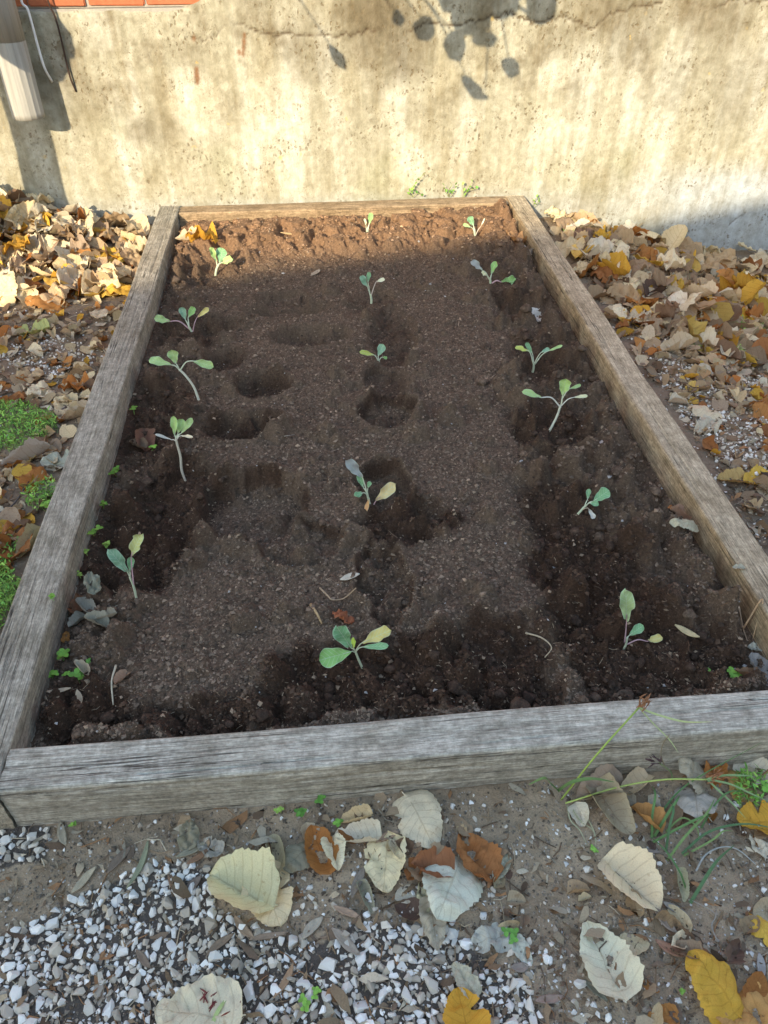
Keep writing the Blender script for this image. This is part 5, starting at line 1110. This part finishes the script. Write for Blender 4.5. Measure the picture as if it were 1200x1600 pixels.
for a in [(503, 1256, 20, 'clover sprout growing at the foot of the front timber, the leafiest one'), (475, 1274, 18, 'clover sprout below the foot of the front timber'), (527, 1294, 18, 'clover sprout between rust leaf and cream leaf'),
          (440, 1270, 14, 'tiny clover sprout close under the front timber'), (497, 1552, 16, 'tiny sprout growing between white stones'), (480, 1575, 20, 'star shaped sprout lying on white stones'), (930, 1332, 12, 'tiny bright sprout on dirt under the sedge'),
          (802, 1462, 22, 'grassy green sprout on dirt beside white leaf scrap'), (1063, 1553, 12, 'tiny sprout beside the golden leaf'), (1190, 1240, 26, 'clover sprout under the timber end among ochre leaves'),
          (210, 648, 14, 'clover sprout in soil beside the grey timber nearest the leggy seedling'), (240, 712, 13, 'tiny clover sprout beside the crooked stemmed seedling'), (184, 745, 16, 'yellowish sprout at the inner edge of grey timber'), (158, 782, 13, 'tiny sprout in the soil gap along grey timber'),
          (144, 828, 18, 'bright clover sprout growing against the grey timber'), (128, 843, 15, 'dull clover sprout on the side of the grey timber'), (167, 858, 13, 'tiny sprout above the shrivelled leaf heap'), (126, 902, 14, 'tiny sprout beside the shrivelled leaf heap'),
          (98, 1030, 24, 'clover sprout with long leaflets by the shrivelled heap'), (70, 1034, 16, 'clover sprout stuck to the grey timber near the corner'), (125, 1068, 28, 'largest clover sprout in the bed corner by the straw'), (141, 1037, 12, 'tiny sprout on soil above the corner straw'), (108, 1057, 12, 'tiny yellow green sprout between two larger sprouts'),
          (195, 1150, 12, 'tiny dark sprout in the shadow behind the front timber'), (1138, 1058, 22, 'bright clover sprout in the near corner by the grey leaf'), (1112, 1070, 20, 'pale clover sprout behind the front timber'), (98, 972, 14, 'small sprout on the inner face of grey timber'),
          (48, 922, 20, 'clover sprout rooted on the grey timber top'), (85, 800, 22, 'sprout hanging over the outer edge of grey timber'), (118, 1290, 12, 'tiny sprout under the front timber near white stones'), (850, 1300, 0, '')]:
    if a[2]: sprout(*a)
# tufts growing out of the joint at the foot of the wall
def wall_weed(pts_list, label):
    b = ony(pts_list[0][0][0], pts_list[0][0][1], YW - .015); root = thing('wall_weed', tuple(b), label, 'weed', 'weeds at the foot of the wall')
    for pts in pts_list:
        Q = spline([ony(x, y, YW - .018 - .01 * i) - b for i, (x, y) in enumerate(pts)], 5); c = random.choice(WG)
        o = tube('stem', Q, .0012, M['weed'], root, 5); o.color = (.30, .34, .12, 1)
        for q in Q[3::2]:
            V, f = leaflet(.016, .014); R_ = np.array(Euler((random.uniform(.2, 1.2), random.gauss(0, .5), random.uniform(0, 6.28))).to_matrix())
            o = link('leaflet', mesh_py('leaflet', V @ R_.T + q, f, [M['weed']]), root); k = random.uniform(.7, 1.5); o.color = (c[0] * k, c[1] * k, c[2] * k, 1)
wall_weed([[(645, 308), (644, 298), (650, 285), (664, 270)], [(645, 308), (652, 302), (660, 306)], [(645, 308), (640, 303), (642, 295)]], 'small weed with one curved shoot climbing the plaster')
wall_weed([[(700, 308), (702, 296), (706, 288)], [(702, 308), (710, 298), (712, 289)], [(700, 306), (696, 300), (694, 290)]], 'small weed growing behind the tan leaf at the wall')
wall_weed([[(722, 312), (728, 300), (738, 284)], [(724, 310), (732, 298), (747, 294)], [(722, 310), (724, 298), (722, 288)]], 'branching weed at the foot of the wall above the timber')
wall_weed([[(833, 322), (835, 315), (838, 308)], [(835, 324), (840, 318), (842, 312)]], 'tiny weed between the timber end and the wall')
# weed mats
def weed_mat(poly, n, label, hmax=.05, s=.0085):
    P = scatter([poly], [n]); Vs, Fs, Cs, off = [], [], [], 0
    for p in P:
        V, f = leaflet(s * random.uniform(.7, 2.2), s * random.uniform(.25, .65)); R_ = np.array(Euler((random.gauss(.35, .5), random.gauss(0, .4), random.uniform(0, 6.28))).to_matrix())
        q = p + np.array([0, 0, hmax * random.random() ** .8]); Vs.append(V @ R_.T + q); Fs.append(np.array(f) + off); off += len(V)
        c = np.array(random.choice(WG)) * random.uniform(.6, 1.5); Cs.append(np.tile(c, (len(V), 1)))
        if random.random() < .35:
            a = p + np.array([random.gauss(0, .008), random.gauss(0, .008), -.002]); d = np.array([.0007, 0, 0]); Vs.append(np.array([a - d, a + d, q + d, q - d])); Fs.append(np.array([[0, 1, 2, 3]]) + off); off += 4; Cs.append(np.tile((.22, .34, .10), (4, 1)))
    return tag(link('weed_mat', mesh_np('weed_mat', np.vstack(Vs), np.vstack(Fs), np.vstack(Cs), True, [M['weeds']])), label, 'weeds', kind='stuff')
weed_mat([(-60, 634), (20, 630), (60, 642), (90, 655), (92, 674), (64, 692), (25, 705), (-60, 722)], 3400, 'dense bright green mat of low weeds beside the grey timber', .034)
weed_mat([(45, 770), (85, 755), (95, 780), (70, 800), (45, 800)], 420, 'yellowish green weeds growing out beside the grey timber', .04)
weed_mat([(-30, 880), (10, 890), (40, 925), (20, 965), (-30, 1030)], 2000, 'green weeds at the outer foot of the grey timber', .05)
weed_mat([(-20, 830), (30, 845), (25, 880), (-20, 890)], 200, 'sparse pale weeds beside crumpled brown leaf', .03)
weed_mat([(1162, 452), (1212, 448), (1212, 476), (1170, 474)], 420, 'green weed tuft poking through the drift on the gravel side', .05)
weed_mat([(1150, 508), (1172, 508), (1172, 526), (1152, 526)], 110, 'small yellow green weed tuft at the lower drift edge', .035)
weed_mat([(1075, 515), (1100, 515), (1100, 532), (1078, 532)], 90, 'small dark green weed tuft among drift leaves', .03)
weed_mat([(880, 368), (900, 368), (900, 384), (882, 384)], 60, 'tiny weed tuft in the drift near the tan timber', .04)
weed_mat([(1140, 1215), (1190, 1215), (1185, 1262), (1145, 1262)], 240, 'feathery green weed under the front timber among leaves', .03, .008)

# sedge stalks and grass
SED = (.30, .38, .10)
def px3(x, y, Y): return ony(x, y, Y)
def blade_np(pts, w, fold=.3):
    Q = spline(pts, 7); n_ = len(Q); T = np.gradient(Q, axis=0); T /= np.linalg.norm(T, axis=1)[:, None] + 1e-9
    S_ = np.cross(T, np.array([0, 0, 1.0])); ln = np.linalg.norm(S_, axis=1)[:, None]; S_ = np.where(ln > .15, S_ / np.maximum(ln, 1e-6), np.array([1.0, 0, 0])); N = np.cross(S_, T)
    t = np.linspace(0, 1, n_); ww = w * .5 * np.clip(1.15 - t ** 3, .06, 1); V = np.zeros((n_, 3, 3)); V[:, 0] = Q - S_ * ww[:, None] + N * (ww * fold)[:, None]; V[:, 1] = Q; V[:, 2] = Q + S_ * ww[:, None] + N * (ww * fold)[:, None]
    return V.reshape(-1, 3), [(j * 3 + i, j * 3 + i + 1, j * 3 + i + 4, j * 3 + i + 3) for j in range(n_ - 1) for i in range(2)]
def blade(name, pts, w, col, parent):
    V, f = blade_np(pts, w); o = link(name, mesh_py(name, V, f, [M['weed']]), parent); o.color = (*col, 1); return o
def head(center, dirv, parent, n_=22, L=.017, col=(.26, .12, .055), spread=.8):
    h = tag(link('flower_head', None, parent)) if False else None
    Vs, Fs, off = [], [], 0
    for i in range(n_):
        d = np.array(dirv) + RNG.normal(0, spread * .5, 3); d /= np.linalg.norm(d); a = np.array(center) + RNG.normal(0, .006, 3) + np.array(dirv) * random.uniform(0, .03)
        V, f = tube_np([a, a + d * L * .5, a + d * L], [.0008, .0016, .0004], 5); Vs.append(V); Fs += [tuple(k + off for k in q) for q in f]; off += len(V)
    o = link('flower_head', mesh_py('flower_head', np.vstack(Vs), Fs, [M['weed']]), parent); o.color = (*col, 1); return o
b = on_surf(872, 1236); Yb = b[1] - .02; b[1] = Yb; b[2] = surf(b[0], Yb)
sg = thing('sedge_stalk', tuple(b), 'tall sedge stalk with brown spiky head leaning over the front timber', 'sedge')
top = px3(998, 1106, YF0 + .03) - b
tube('culm', spline([(0, 0, -.004), px3(930, 1182, Yb + .01) - b, top], 8), .0019, M['weed'], sg, 6).color = (.30, .40, .08, 1)
head(top, (.55, .25, .45), sg)
for pts, w in [([(998, 1106), (1030, 1118), (1070, 1128), (1112, 1128)], .005), ([(998, 1106), (1020, 1130), (1045, 1155), (1060, 1176)], .0035)]:
    blade('bract', [px3(x, y, YF0 + .03 - .02 * i) - b for i, (x, y) in enumerate(pts)], w, (.40, .45, .18), sg)
for pts in [[(872, 1236), (860, 1225), (850, 1216), (826, 1226)], [(872, 1236), (895, 1222), (925, 1217), (960, 1222)]]:
    blade('leaf_blade', [px3(x, y, Yb - .004 * i) - b for i, (x, y) in enumerate(pts)], .008, (.13, .20, .06), sg)
def surf_pts(pts, lift): 
    out = []
    for (x, y), l in zip(pts, lift): p = on_surf(x, y) if y > 1215 else onz(x, y, .05); p[2] = max(p[2], 0) + l; out.append(p)
    return out
b = on_surf(882, 1260)
s2 = thing('sedge_stalk', tuple(b), 'fallen sedge stalk lying across leaves with rusty spiky head', 'sedge')
Q = surf_pts([(882, 1260), (960, 1246), (1030, 1238), (1095, 1236)], [.012, .04, .05, .045])
tube('culm', spline([q - b for q in Q], 8), .0020, M['weed'], s2, 6).color = (.38, .45, .12, 1)
e = Q[-1] - b
head(e, (.8, .2, .1), s2, 26, .018, (.34, .15, .07), 1.1)
for pts, l in [([(1095, 1236), (1130, 1243), (1165, 1254), (1200, 1262)], [.045, .045, .035, .02]), ([(1095, 1236), (1115, 1252), (1135, 1265), (1160, 1286)], [.045, .04, .03, .02]), ([(1095, 1236), (1120, 1232), (1150, 1232), (1168, 1229)], [.045, .05, .05, .04])]:
    blade('bract', [q - b for q in surf_pts(pts, l)], .0048, (.24, .33, .13), s2)
b = on_surf(1050, 1195 + 25)
s3 = thing('sedge_stalk', tuple(b), 'withered sedge head with purple brown spikes against the front timber', 'sedge')
e = px3(1030, 1192, YF0 - .02) - b
tube('culm', spline([(0, 0, 0), (px3(1048, 1206, YF0 - .02) - b), e], 6), .0018, M['weed'], s3, 6).color = (.22, .26, .12, 1)
head(e, (-.7, 0, .4), s3, 14, .02, (.10, .06, .06), .7)
tube('tendril', spline([px3(x, y, YF0 - .02) - b for x, y in [(1040, 1200), (1033, 1180), (1036, 1162), (1046, 1148)]], 5), .001, M['weed'], s3, 5).color = (.25, .2, .12, 1)
b = on_surf(318, 1585); s4 = thing('sedge_stalk', tuple(b), 'small dark red sedge head lying on the broad cream leaf', 'sedge')
head((0.005, 0, .014), (.2, .5, .2), s4, 18, .02, (.16, .03, .03), .9); head((0.035, -.012, .014), (.8, .4, .2), s4, 10, .016, (.20, .05, .03), .9)
blade('leaf_blade', [q - b for q in surf_pts([(330, 1610), (345, 1585), (362, 1560)], [.01, .02, .02])], .007, (.36, .42, .16), s4)
tufts = [([(1018, 1310), (1014, 1285), (1016, 1260), (1014, 1240)], .008), ([(1022, 1308), (1035, 1288), (1048, 1270), (1056, 1255)], .009), ([(1040, 1330), (1040, 1305), (1044, 1282), (1040, 1262)], .008), ([(1042, 1345), (1065, 1318), (1095, 1288), (1110, 1260)], .008),
         ([(1018, 1318), (1050, 1308), (1085, 1295), (1105, 1285)], .008), ([(1040, 1300), (1060, 1290), (1078, 1308), (1086, 1322)], .006), ([(1065, 1335), (1100, 1312), (1150, 1305), (1205, 1306)], .008), ([(1068, 1338), (1105, 1325), (1120, 1316), (1138, 1310)], .006),
         ([(1078, 1412), (1090, 1392), (1110, 1362), (1140, 1332)], .010), ([(1072, 1392), (1055, 1372), (1030, 1345), (1010, 1318)], .007), ([(1020, 1300), (1030, 1275), (1075, 1225), (1190, 1160)], .006), ([(1095, 1295), (1110, 1270), (1130, 1255), (1160, 1250)], .006)]
gb = on_surf(1045, 1315); gt = thing('grass_tuft', tuple(gb), 'tuft of long green grass blades among dry leaves below the front timber', 'grass')
for pts, w in tufts:
    l = [.002, .03, .045, .03]; q = surf_pts(pts, l)
    if pts[-1][1] < 1200: q = [q[0], px3(*pts[1], YF0 - .10), px3(*pts[2], YF0 - .05), px3(*pts[3], YF0 - .03)]
    c = random.choice([(.09, .17, .055), (.11, .20, .06), (.17, .25, .08), (.08, .15, .06)]); blade('blade', [x - gb for x in q], w * .62, c, gt)
for pts in [[(885, 1262), (890, 1285), (905, 1300), (918, 1325)], [(890, 1262), (905, 1285), (925, 1300), (932, 1318)], [(905, 1270), (918, 1285), (928, 1305), (930, 1325)]]:
    blade('blade', [x - gb for x in surf_pts(pts, [.008, .008, .006, .004])], .003, (.36, .34, .20), gt)
twig([(1085, 1365), (1100, 1340), (1125, 1328), (1150, 1332), (1178, 1355)], .002, (.36, .36, .32), 'grey looping stem on the dirt below the grass', .012)
twig([(1120, 1475), (1110, 1450), (1115, 1430), (1080, 1410)], .0016, (.30, .27, .22), 'thin grey stem near the purplish strip', .008)

# ------------------------------------------------------------------ tree whose leaves throw the shadows on the wall (stands outside the frame)
tb = np.array([-1.95, 3.02, 0.0]); tb[2] = surf(tb[0], tb[1]) - .03
tree = thing('lime_tree', tuple(tb), 'lime tree with two stems and sparse yellowing leaves beside the downpipe', 'tree')
def limb(name, pts, r0, r1, parent=tree, n_=10):
    Q = spline(pts, 8); Q = Q + np.stack([fbm(np.arange(len(Q)) * .35, np.arange(len(Q)) * 0 + k * 9.3, 5 + k, 2) for k in range(3)], 1) * .02
    return tube(name, Q, np.linspace(r0, r1, len(Q)), M['bark'], parent, n_), Q
_, T1 = limb('trunk', [(0.08, 0, 0), (.10, 0, .6), (.07, -.05, 1.4), (.0, -.1, 2.4), (-.1, -.2, 3.6), (-.1, -.3, 5.0)], .105, .035, n_=14)
_, T2 = limb('trunk', [(-.10, 0, 0), (-.17, .02, .5), (-.30, .0, 1.3), (-.55, -.1, 2.4), (-.9, -.2, 3.8)], .085, .03, n_=12)
tips = []
TS = np.array(TOSUN)
# limb that reaches out over the bed and shades the plaster in spots
SH = [(523, 85, 30, 'n'), (665, 40, 30, 'r'), (715, 66, 36, 'r'), (738, 10, 46, 'r'), (746, 45, 40, 'n'), (752, 62, 34, 'n'), (728, 22, 40, 'r'), (733, 133, 36, 'n'), (757, 152, 16, 'n'), (795, 102, 26, 'r'), (622, 25, 18, 'r'), (795, -2, 34, 'r'), (850, 3, 46, 'r'), (760, -12, 60, 'r'), (710, -20, 50, 'r')]
lf = []
for px, py, s, kd in SH:
    w = ony(px, py, YW); lf.append((w + TS * (1.75 + random.uniform(-.15, .25)), s * .0027, kd))
cen = np.mean([l[0] for l in lf], 0) - tb
pl_ = [(-12, 20), (8, 30), (22, 52), (5, 64), (20, 12), (34, 30), (-5, -8), (32, 70)]
for px, py in pl_: lf.append((ony(px, py, 3.90) + TS * (1.05 + random.uniform(-.1, .1)), .125, 'r'))
_, B1 = limb('branch', [T1[18], T1[18] * .55 + cen * .45 + np.array([0, 0, .30]), cen + np.array([-.05, .02, .16]), cen + np.array([.32, -.12, .10])], .032, .006, n_=8)
for P, s, kd in lf:
    q = P - tb; k = int(np.argmin(np.linalg.norm(B1 - q, axis=1))); k = max(2, k - 3)
    tube('twig', spline([B1[k], (B1[k] + q) / 2 + np.array([0, 0, .05]), q + np.array([0, 0, .01])], 4), np.linspace(.006, .002, len(spline([(0, 0, 0), (1, 0, 0), (2, 0, 0)], 4))), M['bark'], tree, 5)
for st, T in ((0, T1), (1, T2)):
    for k in range(9):
        a = 2.4 * k + st; i = int(len(T) * (.5 + .052 * k)); i = min(i, len(T) - 1); L = random.uniform(.8, 1.5)
        d = np.array([math.cos(a), math.sin(a) * .7 - .25, .55]); e_ = T[i] + d * L
        _, q = limb('branch', [T[i], T[i] + d * L * .5 + np.array([0, 0, .12]), e_], .022, .005, n_=6); tips.append(q)
Vs, Fs, Cs, Us, off = [], [], [], [], 0; lp = [curled(7, 5, random.Random(k), .2, .1, .15, k) for k in range(4)]; lfc = grid_faces(5, 7)
def add_leaf(P, s, R_):
    global off
    v, uv = random.choice(lp); Vs.append((v * s) @ R_.T + P); Fs.append(lfc + off); off += len(v); Us.append(uv)
    Cs.append(np.tile(np.array(random.choice([(.55, .42, .08), (.45, .42, .10), (.36, .38, .09), (.52, .34, .06)])) * random.uniform(.7, 1.1), (len(v), 1)))
for P, s, kd in lf:
    R0 = np.array(TOSUN.to_track_quat('Z', 'Y').to_matrix()) @ np.array(Euler((random.gauss(0, .3), random.gauss(0, .3), random.uniform(0, 6.28))).to_matrix())
    if kd == 'n': R0 = R0 @ np.diag([.6, 1, 1])
    add_leaf(P - tb, s * 1.05, R0)
for q in tips:
    for k in range(34):
        p = q[random.randint(len(q) // 3, len(q) - 1)] + RNG.normal(0, .16, 3); w = p + tb
        zs = w[2] - (YW - w[1]) * math.tan(EL) / math.cos(AZ)
        if zs < 1.15 or w[2] < 1.7: continue
        add_leaf(p, random.uniform(.07, .11), np.array(Euler((random.gauss(-.5, .5), random.gauss(0, .5), random.uniform(0, 6.28))).to_matrix()))
link('crown', mesh_np('crown', np.vstack(Vs), np.vstack(Fs), np.vstack(Cs), True, [M['tleaf']], np.vstack(Us)), tree)

# ------------------------------------------------------------------ unseen building added behind the photographer, eave placed to shade the near ground
HE = 5.0; Lh = (HE - .1) / math.tan(EL); rot = math.atan(.26)
ev = np.array([0, 3.36]) + np.array([TOSUN.x, TOSUN.y]) / math.cos(EL) * Lh
shade_house = thing('shade_house', (ev[0], ev[1], 0), 'unseen building added to shade the near ground, rendered walls and tiled roof', 'shade_house'); shade_house.rotation_euler = (0, 0, rot)
DP = 6.0; X0, X1 = -9.0, 16.0; OV = .45
def hb(name, size, center, mat, parent=shade_house, bev=0): return link(name, box_mesh(name, size, center, M[mat], bev), parent)
hb('wall', (X1 - X0 - .8, DP, HE - .12), ((X0 + X1) / 2, -OV - DP / 2, (HE - .12) / 2 - .02), 'render_w')
V = []; pr = [(0, HE), (-OV - DP / 2, HE + 1.0), (-2 * OV - DP, HE), (-2 * OV - DP, HE - .12), (-OV - DP / 2, HE + .85), (0, HE - .12)]
for x in (X0, X1): V += [(x, y, z) for y, z in pr]
fs = [(i, (i + 1) % 6, 6 + (i + 1) % 6, 6 + i) for i in range(6)] + [(5, 4, 3, 2, 1, 0), (6, 7, 8, 9, 10, 11)]
link('roof', mesh_py('roof', V, fs, [M['tile']], False), shade_house)  # roof of the added unseen building
for gxx in (X0 + .4, X1 - .4):
    link('shade_house_gable', mesh_py('shade_house_gable', [(gxx, -OV, HE - .13), (gxx, -OV - DP, HE - .13), (gxx, -OV - DP / 2, HE + .80)], [(0, 1, 2)], [M['render_w']], False), shade_house)
for x in (-6, -2.5, 1.0, 6.5, 10):
    for z in (1.5, 3.7):
        if x == 1.0 and z < 2: continue
        w = hb('shade_house_window', (1.1, .08, 1.2), (x, -OV + .03, z), 'frame', shade_house, .01); hb('shade_house_pane', (.44, .02, 1.04), (x - .25, -OV + .075, z), 'glass', w); hb('shade_house_pane', (.44, .02, 1.04), (x + .25, -OV + .075, z), 'glass', w); hb('shade_house_sill', (1.3, .2, .05), (x, -OV + .1, z - .66), 'frame', w)
d = hb('door', (1.0, .08, 2.1), (1.0, -OV + .03, 1.05), 'doorm', shade_house, .01); hb('shade_house_handle', (.03, .08, .14), (1.38, -OV + .1, 1.05), 'wire', d)
